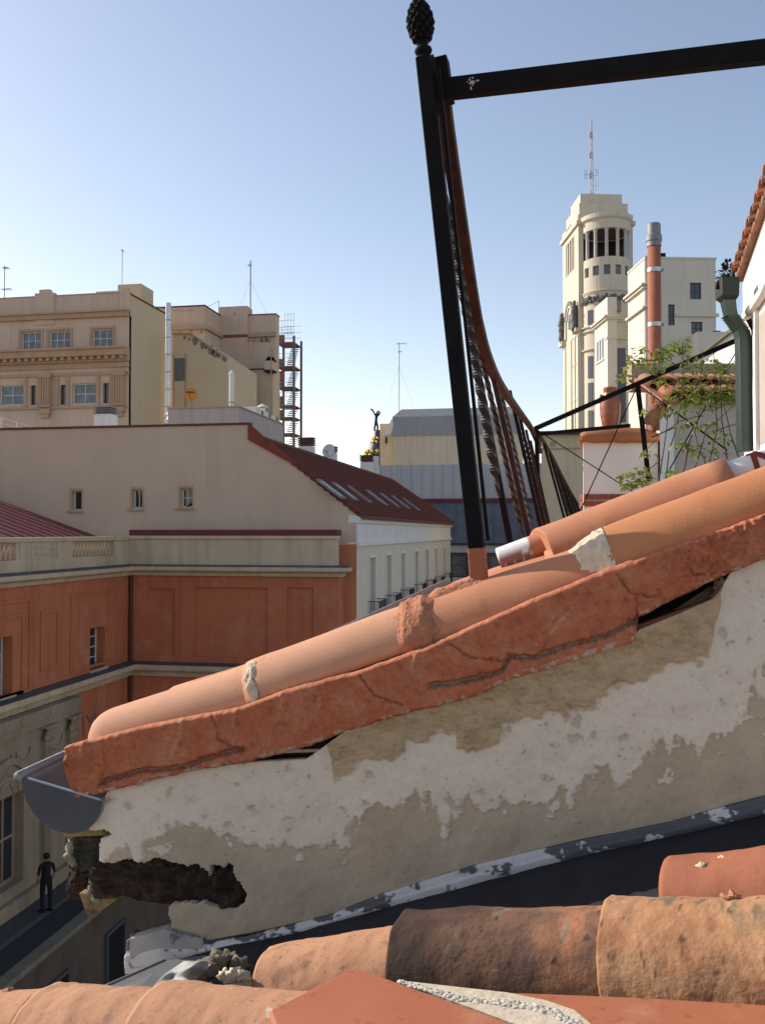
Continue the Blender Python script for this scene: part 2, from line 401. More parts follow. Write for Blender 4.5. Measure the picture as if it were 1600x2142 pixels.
# parapet / balustrade over the street front
bx = XP-.05
def bal_block(y0, y1, name='parapet_block'):
    return MB().box(bx-.3, bx, y0, y1, zp+.45, zt-.16).build(name, M['stone'], pal)
MB().box(bx-.34, bx+.03, Y0-3, YR, zp+.02, zp+.45).build('plinth', M['stone'], pal)
MB().box(bx-.36, bx+.06, Y0-3, YR+.1, zt-.16, zt).build('handrail', M['stone'], pal, bevel=.03)
yb = lambda px: pX(px, 1150).y
spans = [(yb(-70), yb(38)), (yb(156), yb(241))]
bal_block(Y0-3, yb(-70)); bal_block(yb(38), yb(156)); bal_block(yb(241), YR)
frame_strip(pal, (bx, 0, 0), Y3, Z3, X3, yb(78), yb(113), zp+.6, zt-.28, .07, .03, M['stone'], 'tablet_moulding')
for y0 in (yb(44), yb(122)): MB().box(bx, bx+.05, y0, y0+.22, zp+.45, zt-.16).build('parapet_pilaster', M['stone'], pal)
bal = None
for a, b in spans:
    n = max(5, int((b-a)/.235))
    for i in range(n):
        yy = a+(b-a)*(i+.5)/n
        if bal is None:
            hh = zt-.16-(zp+.45)
            prof = [(.075,0),(.075,.05),(.05,.07),(.075,hh*.22),(.08,hh*.36),(.045,hh*.62),(.035,hh*.78),(.055,hh*.86),(.045,hh*.9),(.075,hh*.93),(.075,hh)]
            bal = MB().lathe((bx-.15, yy, zp+.45), prof, 8).build('baluster', M['stone'], pal, smooth=True); by = yy
        else:
            c = bal.copy(); COL.objects.link(c); c.location.y = yy-by
# parapet over the return wall, burgundy capping
MB().box(XR0-.3, XR1-.08, YR-.03, YR+.42, zp+.02, zt-.1).build('solid_parapet', M['stone'], pal)
MB().box(XR0-.3, XR1-.02, YR-.10, YR+.42, zt-.1, zt+.03).build('parapet_coping', M['stone'], pal, bevel=.02)
MB().box(XR0-.04, XR1-.02, YR-.03, YR+.6, zt+.03, zt+.26).build('sheet_capping', M['burgundy'], pal, bevel=.04)
# burgundy sheet roof of the left wing, falling away to the right
r0 = onY(142, 1119, 33.2); r1 = onY(-10, 1058, 33.2)
m = MB(); m.prism([(XP-.9, 33.3, zt-.05), (XP-.9-9, 33.3, zt-.05+9*.34), (XP-9.9, 33.3, zt-.2), (XP-.9, 33.3, zt-.2)], (0, -16, 0))
rf = m.build('sheet_roof', M['burgundy'], pal)
for i in range(9):
    yy = 32.6-i*.62
    MB().bar((XP-.95, yy, zt-.03), (XP-9.8, yy, zt-.03+8.85*.34), .05, .05).build('standing_seam', M['burgundy'], rf)
# rain pipe in the inner corner
MB().tube([(XP+.12, YR-.12, zcb-.02), (XP+.12, YR-.12, .1)], .07, 10).build('rain_pipe', pm('brown_pipe', (.10,.035,.025), None, 5, .6, .05), pal)
# stone ground floor with pilasters, entablature and an arched window
YS = pX(145, 1490).y; xs = XP+.32
ya, yb_ = pX(-60, 1700).y, pX(40, 1700).y
archc = (ya+yb_)/2; ar = (yb_-ya)/2*.80; zsp = pX(18, 1655).z
m = MB(); wall_open(m, (xs, Y0-3, 0), Y3, Z3, X3, YS-Y0+3, zlb-.02, [(archc-ar-Y0+3, archc+ar-Y0+3, .9, zsp)], .4)
m.build('stone_wall', M['stone_shade'], pal)
MB().box(XP-.2, xs-.4, Y0-3, YS, 0, zlb).build('stone_core', M['dark'], pal)
window(pal, (xs, Y0-3, 0), Y3, Z3, X3, (archc-ar-Y0+3, archc+ar-Y0+3, .9, zsp), .3, M['stone_shade'], M['pane'], 3, 2, .12)
def arch(cy, cz, r0, r1, x0, x1, n=20):
    m = MB(); vs = []; fs = []
    for i in range(n+1):
        a = math.pi*i/n
        for r in (r0, r1):
            for x in (x0, x1): vs.append((x, cy+math.cos(a)*r, cz+math.sin(a)*r))
    for i in range(n):
        o = i*4; p = o+4
        fs += [(o, o+1, p+1, p), (o+2, p+2, p+3, o+3), (o+1, o+3, p+3, p+1), (o, p, p+2, o+2)]
    return m.add(vs, fs)
arch(archc, zsp, ar*.98, ar*1.2, xs-.02, xs+.12).build('arch_moulding', M['stone_shade'], pal)
m = MB(); pts = [(xs+.03, archc+math.cos(math.pi*i/16)*ar, zsp+math.sin(math.pi*i/16)*ar) for i in range(17)]
m.prism(pts, (-.02, 0, 0)); m.build('tympanum', M['stone_shade'], pal)
m = MB()
for i in range(26):
    a = math.pi*(i % 13)/12; r = ar*(.35+.3*(i//13))
    m.ball((xs+.05, archc+math.cos(a)*r, zsp+.1+math.sin(a)*r*.9), .075, 6, 4, (.6,1,1))
m.build('carved_relief', M['stone_shade'], pal, smooth=True)['kind'] = 'stuff'
for px in (127, 75, -75, -125):
    yc = pX(px, 1700).y
    m = MB(); m.box(xs, xs+.16, yc-.24, yc+.24, .5, zlb-1.05)
    pl = m.build('pilaster', M['stone_shade'], pal)
    fl = MB()
    for k in range(4): fl.box(xs+.16, xs+.185, yc-.19+k*.1, yc-.13+k*.1, .8, zlb-1.3)
    fl.build('fluting', M['stone_shade'], pl)
    MB().box(xs, xs+.24, yc-.3, yc+.3, 0, .5).build('pedestal', M['stone_shade'], pl)
    cp = MB(); cp.box(xs, xs+.3, yc-.32, yc+.32, zlb-.66, zlb-.58)
    for k in range(9):
        cp.ball((xs+.18, yc-.24+.06*k, zlb-.98+.13*(k % 3)), .1, 6, 5, (.9,.8,1.1), .5, k)
    cp.build('capital', M['stone_shade'], pl, smooth=False)
m = MB(); m.box(xs, xs+.1, Y0-3, YS, zlb-.58, zlb-.36); m.box(xs, xs+.16, Y0-3, YS, zlb-.36, zlb-.03)
en = m.build('entablature', M['stone_shade'], pal)
for px in (140, 82, 20):
    yc = pX(px, 1480).y
    MB().lathe((xs+.16, yc, zlb-.2), [(.13,0),(.13,.03),(.06,.05)], 12, axis=(1,0,0)).build('rosette', M['stone_shade'], en)
for px in (100, 30, -10):
    m = MB(); yc = pX(px, 1560).y
    for k in range(11):
        a = math.pi*k/10
        m.ball((xs+.03, yc+math.cos(a)*.36, zlb-1.15-math.sin(a)*.32), .075, 6, 4, (.6,1,1), .4, k)
    m.build('carved_swag', M['stone_shade'], pal, smooth=True)['kind'] = 'stuff'
MB().box(xs, xs+.2, Y0-3, YS, 0, .55).build('base_course', M['stone_shade'], pal)
m = MB(); wall_open(m, (XP, YS, 0), Y3, Z3, X3, YR-YS, zlb, [], .3); m.build('lower_wall', M['red'], pal)
# pale painted marks on the lower red wall
gm = pm('faded_paint', (.30,.24,.22), (.25,.18,.15), 9, .9, 0)
m = MB(); g0 = pX(172, 1495)
for (a, b) in (((172,1492),(174,1542)), ((180,1496),(188,1512)), ((188,1512),(196,1494)), ((198,1492),(199,1542)), ((206,1494),(207,1540))):
    p, q = pX(*a), pX(*b); p.x = q.x = XP+.008; m.bar(p, q, .01, .13, (1,0,0))
m.build('faded_lettering', gm, pal)
MB().bar((XP+.01, pX(172,1490).y-.1, pX(190,1494).z+.16), (XP+.01, pX(207,1490).y+.3, pX(190,1494).z+.16), .01, .04, (1,0,0)).build('faded_line', gm, pal)

# ================================================================== white street building with red roof
YG = 34.85; XF = -7.5
wb = thing('street_building', 'long white-fronted building with blank beige gable wall and dark red tiled roof', 'building', (XF, 40, LOW))
gy = lambda px, py: onY(px, py, YG)
pk = gy(521, 887); ev = gy(745, 1076); XF = ev.x
zr, ze = pk.z, ev.z
gl = gy(-60, 903)
poly = [(gl.x-6, zr-.05), (gl.x-6, 0), (XF, 0), (XF, ze), (pk.x, zr)]
wins = []
for (a, b, c, d) in ((151,1026,172,1067), (277,1023,299,1063), (378,1021,403,1061)):
    p, q = gy(a, d), gy(c, b); wins.append((p.x, q.x, p.z, q.z))
xl = gl.x-6
m = MB(); zb = min(w[2] for w in wins)-.3; ztp = max(w[3] for w in wins)+.3
xc = gy(430, 1040).x
wall_open(m, (xl, YG, 0), X3, Z3, -Y3, xc-xl, zr-.03, [(a-xl, b-xl, c, d) for a, b, c, d in wins], .35)
rk_ = gy(557, 923)
m.add([(xc, YG, 0), (XF, YG, 0), (XF, YG, ze), (rk_.x, YG, rk_.z-.02), (pk.x, YG, zr-.03), (xc, YG, zr-.03)], [(0,1,2,3,4,5)])
m.build('gable_wall', M['gable'], wb)
for i, (a, b, c, d) in enumerate(wins):
    w = window(wb, (xl, YG, 0), X3, Z3, -Y3, (a-xl, b-xl, c, d), .2, M['frame'], M['pane'], 2 if i else 1, 2 if i == 2 else 1, .05)
    f = MB(); t = .09
    f.box(a-t, a, YG-.02, YG, c-t, d+t); f.box(b, b+t*.3, YG-.02, YG, c-t, d+t); f.box(a, b, YG-.02, YG, d, d+t)
    f.build('surround', M['ochre_trim'], w)
    MB().box(a-.2, b+.05, YG-.1, YG, c-.1, c-.02).build('sill', M['ochre_trim'], w)
# slightly proud coping along the gable top and rake
MB().box(xl, pk.x+.05, YG-.06, YG+.3, zr-.02, zr+.06).build('wall_coping', M['roof'], wb)
MB().prism([(gy(706,1140).x, YG-.05, 0), (XF+.02, YG-.05, 0), (XF+.02, YG-.05, gy(745,1138).z), (gy(706,1140).x, YG-.05, gy(706,1140).z)], (0, .045, 0)).build('salmon_strip', M['salmon'], wb)
# street facade with seven tall windows and balconies
YE = onX(941, 1100, XF).y
zb0 = onX(745, 1135, XF).z; L = YE-YG
fx = lambda px, py: onX(px, py, XF)
wp = [(766,790,1163), (803,822,1158), (834,850,1156), (862,879,1153), (886,899,1151), (906,917,1150), (924,934,1148)]
zwt = [fx((a+b)/2, t).z for a, b, t in wp]; zwt = sum(zwt)/len(zwt)
zwb = zwt-2.75
wc = [((fx(a, 1200).y+fx(b, 1200).y)/2) for a, b, t in wp]
hw = .62
ops = [(c-hw-YG, c+hw-YG, zwb, zwt) for c in wc] + [(c-hw-YG, c+hw-YG, zwb-3.6, zwt-3.6) for c in wc]
m = wall_open(MB(), (XF, YG, 0), Y3, Z3, X3, L, zb0, ops, .3); m.build('street_facade', M['offwhite'], wb)
MB().box(XF-.5, XF-.32, YG+.05, YE, 0, zb0).build('facade_core', M['dark'], wb)
MB().box(XF-.4, XF+.03, YG+.012, YE+.03, zb0, ze-.1).build('white_frieze', M['white'], wb)
m = MB(); m.box(XF-.3, XF+.12, YG-.02, YE+.12, zb0-.14, zb0); m.build('frieze_moulding', M['white'], wb)
m = MB(); m.box(XF-.3, XF+.2, YG-.02, YE+.2, ze-.22, ze-.04); m.box(XF-.3, XF+.14, YG-.02, YE+.14, ze-.32, ze-.22); m.build('eaves_moulding', M['white'], wb)
MB().box(XF, XF+.03, YE-.5, YE, 0, zb0-.14).build('corner_strip', M['white'], wb)
win0 = None
for i, c in enumerate(wc):
    if win0 is None:
        w = window(wb, (XF, YG, 0), Y3, Z3, X3, (c-hw-YG, c+hw-YG, zwb, zwt), .22, M['frame'], M['blind'], 1, 1, .07, name='balcony_window')
        t = .14; f = MB()
        f.box(XF, XF+.04, c-hw-t, c-hw, zwb, zwt+t); f.box(XF, XF+.04, c+hw, c+hw+t, zwb, zwt+t); f.box(XF, XF+.05, c-hw, c+hw, zwt, zwt+t)
        f.build('surround', M['white'], w)
        bl = MB().box(XF, XF+.5, c-hw-.25, c+hw+.25, zwb-.12, zwb).build('balcony_slab', M['dframe'], w)
        r = MB(); a, b = c-hw-.22, c+hw+.22
        for z in (zwb+.08, zwb+.52, zwb+.98): r.bar((XF, a, z), (XF+.46, a, z), .03, .03); r.bar((XF+.46, a, z), (XF+.46, b, z), .03, .03); r.bar((XF, b, z), (XF+.46, b, z), .03, .03)
        k = a
        while k <= b+.01: r.bar((XF+.46, k, zwb), (XF+.46, k, zwb+1), .018, .018); k += (b-a)/13
        for xx in (.12, .24, .36):
            for yy in (a, b): r.bar((XF+xx, yy, zwb), (XF+xx, yy, zwb+1), .018, .018)
        r.build('balcony_railing', M['dframe'], w)
        win0 = w; c0 = c
    else:
        q = copy_tree(win0, wb); q.location.y = c-c0
for c in wc:
    window(wb, (XF, YG, 0), Y3, Z3, X3, (c-hw-YG, c+hw-YG, zwb-3.6, zwt-3.6), .22, M['frame'], M['blind'], 1, 1, .07)
# roof: stepped courses, hipped at the far end
XK = rk_.x; zpk = zr; zr = rk_.z
run = XF+.25-XK; rise = zr-(ze-.08); n = 15
m = MB()
def roofpt(t, y, dz=0): return Vector((XK+run*t, y, zr-rise*t+dz))
hip = 4.4
for i in range(n):
    t0, t1 = i/n, (i+1)/n+.012
    yf0, yf1 = YE+.2-hip*(1-t0), YE+.2-hip*(1-t1)
    a = [roofpt(t0, YG-.04, -.02), roofpt(t0, yf0, -.02), roofpt(t1, yf1, .05), roofpt(t1, YG-.04, .05)]
    b = [p+Vector((0,0,-.12)) for p in a]
    m.add(a+b, [(0,1,2,3), (3,2,6,7), (0,3,7,4), (1,5,6,2)])
tl = m.build('roof_courses', M['roof'], wb)
# each roll of tile on the near courses: fine ribs down the slope
rb = MB(); y = YG+.1
while y < YE-.3:
    tm = 0 if y < YE+.2-hip else (y-(YE+.2-hip))/hip
    p, q = roofpt(tm+.01, y, .03), roofpt(.995, y, .055)
    rb.tube([p, q], .055, 5); y += .42
o = rb.build('tile_roll', M['roof'], wb); o['kind'] = 'stuff'
m = MB(); m.add([roofpt(0, YE+.2-hip), roofpt(1, YE+.2), (XK-run, YE+.2, ze-.08)], [(0,1,2)]); m.add([roofpt(0, YG+.05), roofpt(0, YE+.2-hip), (XK-run, YE+.2, ze-.08), (XK-run, YG+.05, ze-.08)], [(0,1,2,3)])
m.build('rear_slope', M['roof'], wb)
MB().tube([roofpt(0, YG-.1, .03), roofpt(0, YE+.2-hip, .03), roofpt(1, YE+.2, .06)], .13, 8).build('ridge_tiles', M['roof'], wb)
vg = MB(); vg.prism([(pk.x-.02, YG-.08, zpk+.05), roofpt(.02, YG-.08, .10), roofpt(.32, YG-.08, .05), roofpt(.26, YG-.08, -.10), roofpt(0, YG-.08, -.32), (pk.x-.02, YG-.08, zpk-.62)], (0, .16, 0)); vg.build('verge_board', pm('red_board', (.25,.05,.03), (.18,.04,.025), 4, .8, .1), wb)
M['skyframe'] = pm('grey_flashing', (.24,.23,.23), None, 3, .7, .05); M['skypane'] = pm('roof_glass', (.07,.07,.08), (.03,.03,.035), 2, .3, 0, spec=.4)
# roof windows
for i, px in enumerate((693, 722, 752, 788, 815, 838, 860)):
    yy = None
    t0, t1 = .56, .80
    # find the y where the roof plane at mid height meets this pixel
    tm = (t0+t1)/2; lo, hi = YG, YE
    for _ in range(40):
        mid = (lo+hi)/2; P = roofpt(tm, mid); v = P-CAM
        x = 800+FPX*v.dot(RT_)/v.dot(FW_)
        if x < px: lo = mid
        else: hi = mid
    yy = lo; w = .42
    a, b = roofpt(t0, yy-w, .1), roofpt(t1, yy-w, .13); c, d = roofpt(t1, yy+w, .13), roofpt(t0, yy+w, .1)
    f = MB(); nn = Vector((rise, 0, run)).normalized()*.09
    for p, q in ((a,b), (b,c), (c,d), (d,a)): f.bar(p, q, .07, .08, nn)
    fo = f.build('roof_window', M['skyframe'], wb)
    MB().prism([a, b, c, d], nn*.3).build('pane', M['skypane'] if i != 2 else pm('red_blind', (.3,.04,.03), None, 3, .6, 0), fo)
# chimneys on the ridge
def chimney(px, py0, py1, Y, w, d, label, h_cap):
    p = onY(px, py1, Y); t = onY(px, py0, Y)
    c = thing('roof_chimney', label, 'chimney', (p.x, Y, p.z-.9), 'louvred chimneys on the red roof')
    MB().box(p.x-w/2, p.x+w/2, Y, Y+d, p.z-.9, t.z-h_cap).build('stack', M['white'], c)
    m = MB()
    for k in range(4): m.box(p.x-w/2-.03, p.x+w/2+.03, Y-.03, Y+d+.03, t.z-h_cap+h_cap*.25*k+.05, t.z-h_cap+h_cap*.25*(k+.62)+.05)
    m.box(p.x-w/2+.1, p.x+w/2-.1, Y+.1, Y+d-.1, t.z-h_cap, t.z)
    m.build('louvres', pm('brown_louvre', (.13,.08,.06), (.09,.055,.04), 4, .8, .1), c)
    return c
chimney(639, 915, 956, 52, .85, .6, 'pinkish chimney with brown louvres nearest the gable on the red roof', .5)
chimney(697, 934, 975, 56, .30, .5, 'slim white chimney behind the satellite dish on the red roof', .4)
chimney(765, 952, 996, 60, .75, .6, 'white chimney with dark louvres in front of the gilded dome', .45)
chimney(785, 950, 1000, 61.5, .32, .4, 'narrow rendered flue beside the last louvred chimney', .12)
# satellite dish
def dish(px, py, Y, rpx, label, mat, face=(0,-1,.25), cat='dish', down=1.0):
    c = onY(px, py, Y); depth = (c-CAM).dot(FW_); r = rpx*depth/FPX
    f = Vector(face).normalized()
    t = thing('satellite_dish', label, 'satellite dish', c-Z3*down)
    prof = [(r*q, .10*r*2*q*q) for q in (0,.25,.5,.75,1.0)]+[(r*1.0, .2*r+.02), (r*.6, .05*r)]
    MB().lathe(c-f*.02, [(a, b) for a, b in prof], 24, axis=f).build('reflector', mat, t, smooth=True)
    MB().tube([c-f*.03, c-f*.15, c-f*.15-Z3*down], .03, 8).build('mast', M['wire'], t)
    MB().tube([c-Z3*r*.9+f*.1*r, c+f*r*.9-Z3*.1], .018, 6).build('feed_arm', M['wire'], t)
    MB().ball(c+f*r*.9-Z3*.1, .055, 8, 6).build('receiver', M['wire'], t)
    return t, c, r, f
M['dishw'] = pm('pale_dish', (.55,.56,.58), (.5,.51,.53), 2, .5, .03)
dish(689, 944, 54, 15, 'grey white satellite dish standing on the red roof', M['dishw'], (-.25,-1,.2), down=1.4)
# ================================================================== beige apartment block with pilasters (left background)
YB = 60.0
by_ = lambda px, py: onY(px, py, YB)
xr = by_(271, 700).x
bb = thing('apartment_block', 'mauve beige apartment block with heavy cornice, pilasters and blank ochre side wall', 'building', (xr-8, YB+4, LOW))
zt_ = by_(270, 612).z; zc1 = by_(270, 660).z; zc2 = by_(270, 742).z
xl = by_(-80, 700).x-4
wn = []
for (a, b, c, d) in ((45,694,86,731), (104,692,147,730), (194,688,236,727)): wn.append((a,b,c,d,3,2))
for (a, b, c, d) in ((0,806,50,847), (152,802,202,845)): wn.append((a,b,c,d,2,2))
slots = [(64,806,76,847), (126,805,138,847), (216,801,228,844)]
ops = []
def opB(a, b, c, d):
    p, q = by_(a, (b+d)/2), by_(c, (b+d)/2); return (p.x-xl, q.x-xl, by_((a+c)/2, d).z-LOW, by_((a+c)/2, b).z-LOW)
for w in wn: ops.append(opB(*w[:4]))
sops = [opB(*s) for s in slots]
wall_open(MB(), (xl, YB, LOW), X3, Z3, -Y3, xr-xl, zt_-LOW, ops+sops, .3).build('front_wall', M['beige'], bb)
for i, o in enumerate(ops):
    window(bb, (xl, YB, LOW), X3, Z3, -Y3, o, .18, M['frame'], M['pane_b'], wn[i][4], wn[i][5], .07)
    if i < 3: frame_strip(bb, (xl, YB, LOW), X3, Z3, -Y3, o[0]-.2, o[1]+.2, o[2]-.25, o[3]+.18, .15, .06, M['ochre_trim'], 'window_surround')
for o in sops: MB().box(xl+o[0]-.05, xl+o[1]+.05, YB+.25, YB+.3, LOW+o[2], LOW+o[3]).build('slot_window', M['pane'], bb)
# side wall facing the street
YB2 = onX(351, 760, xr).y
MB().box(xr-.3, xr, YB+.001, YB2, LOW, zt_-.12).build('side_wall', M['ochre'], bb)
MB().box(xl, xr-.3, YB+.3, YB2, LOW, zt_-.7).build('core', M['beige'], bb)
MB().box(xr-.35, xr+.06, YB+.1, YB2, zt_-.12, zt_-.02).build('side_coping', M['roof'], bb)
def band(z0, z1, proj, name='cornice', mat=None, x0=None, x1=None):
    return MB().box(xl if x0 is None else x0, (xr+.02) if x1 is None else x1, YB-proj, YB+.05, z0, z1).build(name, mat or M['ochre_trim'], bb)
band(zc1-.05, zc1+.28, .25); band(zc1+.28, zc1+.4, .4)
co = band(zc2-.1, zc2+.35, .75); band(zc2+.35, zc2+.5, .9); band(zc2-.45, zc2-.1, .3)
xx = xl
dm = None
while xx < xr-.1:
    if dm is None: dm = MB().box(xx, xx+.24, YB-.6, YB-.02, zc2-.32, zc2-.1).build('modillion', M['ochre_trim'], bb); dx = xx
    else:
        c = dm.copy(); COL.objects.link(c); c.location.x = xx-dx
    xx += .55
band(zc2-.85, zc2-.62, .12, 'string_band'); band(zc2-1.35, zc2-1.15, .1, 'string_band')
zsl = by_(270, 848).z
band(zsl-.12, zsl+.02, .14, 'sill_band')
for px in (98, 251):
    c = by_(px, 820).x; m = MB(); m.box(c-.42, c+.42, YB-.28, YB, zsl, zc2-1.15)
    p = m.build('pilaster', M['ochre_trim'], bb)
    f = MB()
    for k in range(4): f.box(c-.34+.19*k, c-.24+.19*k, YB-.34, YB-.28, zsl+.2, zc2-1.4)
    f.build('fluting', M['ochre_trim'], p)
    MB().box(c-.5, c+.5, YB-.36, YB, zc2-1.45, zc2-1.15).build('capital', M['ochre_trim'], p)
    q = MB(); q.box(c-.42, c+.42, YB-.3, YB, zsl-.45, zsl-.12); q.box(c-.3, c+.3, YB-.22, YB, zsl-.75, zsl-.45); q.build('bracket', M['ochre_trim'], p)
for px in (55, 84, 120, 143, 206, 234):
    c = by_(px, 820).x; MB().box(c-.13, c+.13, YB-.1, YB, zsl+.02, zc2-1.36).build('pier', M['ochre_trim'], bb)
# parapet bumps and roof hut
pb = by_(95, 612)
m = MB(); m.box(pb.x-.75, pb.x+.75, YB-.08, YB+.3, zt_-2, zt_+.25); m.box(pb.x-.4, pb.x+.4, YB-.08, YB+.3, zt_+.25, zt_+.5); m.build('parapet_crest', M['beige'], bb)
m = MB(); m.box(xr-.7, xr+.02, YB-.06, YB+.3, zt_-1.6, zt_+.2); m.box(xr-.5, xr-.1, YB-.06, YB+.3, zt_+.2, zt_+.35); m.build('corner_crest', M['beige'], bb)
MB().box(xl, xr-.7, YB-.03, YB+.3, zt_, zt_+.08).build('parapet_coping', M['ochre_trim'], bb)
h0, h1 = by_(158, 612).x, by_(256, 602).x
MB().box(h0, h1, YB+3, YB+5, zt_-.7, by_(230, 606).z+.75).build('roof_hut', M['ochre'], bb)
MB().box((h0+h1)/2, h1+.05, YB+2.9, YB+5, zt_, by_(230, 600).z+.95).build('roof_hut', M['ochre'], bb)

# ================================================================== ochre block behind
YO = 76.0
oy = lambda px, py: onY(px, py, YO)
ob = thing('ochre_block', 'stepped ochre apartment block with small lone window and dentilled parapet', 'building', (oy(460,800).x, YO+4, LOW))
def oblock(px0, px1, py, Y, depth, name='block', mat='beige', bot=LOW):
    a, b = onY(px0, 800, Y), onY(px1, 800, Y); z = onY((px0+px1)/2, py, Y).z
    return MB().box(a.x, b.x, Y, Y+depth, bot, z).build(name, M[mat], ob), a.x, b.x, z
_, a, b, z1 = oblock(318, 428, 643, YO-4, 4.5, 'tall_block')
MB().box(a, b+.25, YO-4.25, YO-.02, z1-1.9, z1-1.6).build('cornice', M['ochre_trim'], ob)
m = MB(); x = a+.4
while x < b: m.box(x, x+.18, YO-4.15, YO-4, z1-2.2, z1-1.95); x += .95
m.build('dentils', M['ochre_trim'], ob); MB().box(a, b+.04, YO-4.04, YO+.5, z1, z1+.12).build('coping', M['roof'], ob)
_, a, b, z2 = oblock(428, 576, 661, YO, 1.1, 'main_block')
MB().box(oy(436,700).x, oy(466,700).x, YO-.25, YO+.01, z2-1.9, z2-1.55).build('cornice', M['ochre_trim'], ob)
MB().box(oy(512,700).x, b+.1, YO-.25, YO+.01, z2-1.9, z2-1.55).build('cornice', M['ochre_trim'], ob)
m = MB()
for px in (518, 530, 541, 551, 562): x = oy(px, 690).x; m.box(x, x+.18, YO-.14, YO, z2-2.25, z2-1.95)
m.build('dentils', M['ochre_trim'], ob)
MB().box(a, b+.05, YO-.04, YO+1.1, z2, z2+.1).build('coping', M['roof'], ob)
ta, tb = oy(461, 650).x, oy(520, 650).x; zt2 = oy(490, 643).z
tw = MB().box(ta, tb, YO-.35, YO+1.05, z2-4.6, zt2).build('stair_head', M['beige'], ob)
q0, q1 = oy(491, 662), oy(497, 656); MB().box(q0.x, q1.x, YO-.38, YO-.34, q0.z, q1.z).build('vent', M['ochre_trim'], tw)
MB().box(ta, tb, YO-.4, YO-.02, oy(490,708).z, oy(490,702).z).build('red_ledge', pm('red_ledge', (.25,.09,.07), None, 3, .9, .1), ob)
q0, q1 = oy(546, 716), oy(562, 706)
w = MB().box(q0.x, q1.x, YO-.03, YO+.01, q0.z, q1.z).build('window', M['pane'], ob)
MB().box((q0.x+q1.x)/2-.06, (q0.x+q1.x)/2+.06, YO-.05, YO-.03, q0.z, q1.z).build('mullion', M['beige'], w)
_, a, b, z3 = oblock(479, 571, 773, YO-1.4, 2, 'lower_block', 'ochre')
MB().box(a, b, YO-1.46, YO-1.4, z3-.05, z3+.06).build('coping', M['roof'], ob)
# lean-to with peeling rake in front
YL = 66.0
ly = lambda px, py: onY(px, py, YL)
lt = thing('lean_to_house', 'yellow house with raking parapet and peeling render below the ochre block', 'building', (ly(430,800).x, YL+2, LOW))
pts = [(362,699), (400,699), (476,751), (476,1000), (362,1000)]
P = [ly(*p) for p in pts]; P[3].z = P[4].z = LOW
MB().prism(P, (0, 7, 0)).build('wall', M['ochre'], lt)
rk = MB()
for i in (0, 1): rk.bar(P[i]+Vector((0,-.0,.04)), P[i+1]+Vector((0,0,.04)), .3, .12)
rk.build('parapet_coping', M['ochre_trim'], lt)
rnd = random.Random(3); M['patch'] = pm('grey_patch', (.26,.22,.17), None, 5, .95, .1)
for (px, py, s) in ((387,706,4), (397,709,3), (408,712,7), (424,722,6), (432,727,5), (442,733,8), (450,738,9), (458,744,5), (470,750,6)):
    c = ly(px, py); n = 9; s *= .034; m = MB()
    m.prism([(c.x+math.cos(2*math.pi*k/n)*s*rnd.uniform(.6,1.2), YL-.012, c.z+math.sin(2*math.pi*k/n)*s*rnd.uniform(.8,1.7)) for k in range(n)], (0, .02, 0))
    m.build('peeled_patch', M['patch'], lt)
q0, q1 = ly(366, 797), ly(388, 749)
MB().box(q0.x, q1.x, YL-.05, YL+.02, q0.z, q1.z).build('window', pm('grey_shutter', (.17,.17,.17), (.13,.13,.13), 3, .8, 0), lt)
q0, q1 = ly(365, 860), ly(391, 740)
m = MB(); m.box(q0.x-.1, q0.x, YL-.08, YL, q0.z, q1.z); m.box(q1.x-.1, q1.x, YL-.08, YL, q0.z, q1.z); m.build('window_surround', M['ochre_trim'], lt)

# ================================================================== low white house, side running back
YW = 42.0
a = onY(352, 860, YW); b = onY(500, 852, YW); zz = b.z
lw = thing('low_house', 'low pale house with plain parapet between the gable wall and the ochre block', 'building', (b.x-3, YW+3, LOW))
ye = onX(593, 890, b.x).y
M['palewall'] = pm('pale_mauve_render', (.47,.42,.40), (.42,.375,.36), .7, .95, .1, 30, streak=.3)
MB().box(a.x, b.x, YW, ye, LOW, zz).build('walls', M['palewall'], lw)
MB().box(a.x-.03, b.x+.05, YW-.05, ye+.05, zz, zz+.07).build('parapet_coping', M['ochre_trim'], lw)
for i, (px, wpx) in enumerate(((519, 20), (537, 12), (551, 14))):
    Yv = 45.5+i*1.3; c = onX(px, 860, b.x-.5)
    MB().box(b.x-1.0, b.x-.3, Yv, Yv+.8, zz, zz+.52-.06*i).build('roof_curb', M['white'], lw)
    MB().box(b.x-.32, b.x-.27, Yv+.9, Yv+1.15, zz, zz+.42).build('blue_louvre', M['slate'], lw)
v = thing('vent_cowl', 'small white vent with conical cap on the low house roof', 'vent', (b.x-1, 48.7, zz))
MB().lathe((b.x-1.0, 48.7, zz), [(.16,0),(.16,.85)], 12).build('pipe', M['white'], v)
MB().lathe((b.x-1.0, 48.7, zz+.9), [(.34,0),(.30,.05),(.03,.2)], 12).build('cap', M['white'], v)
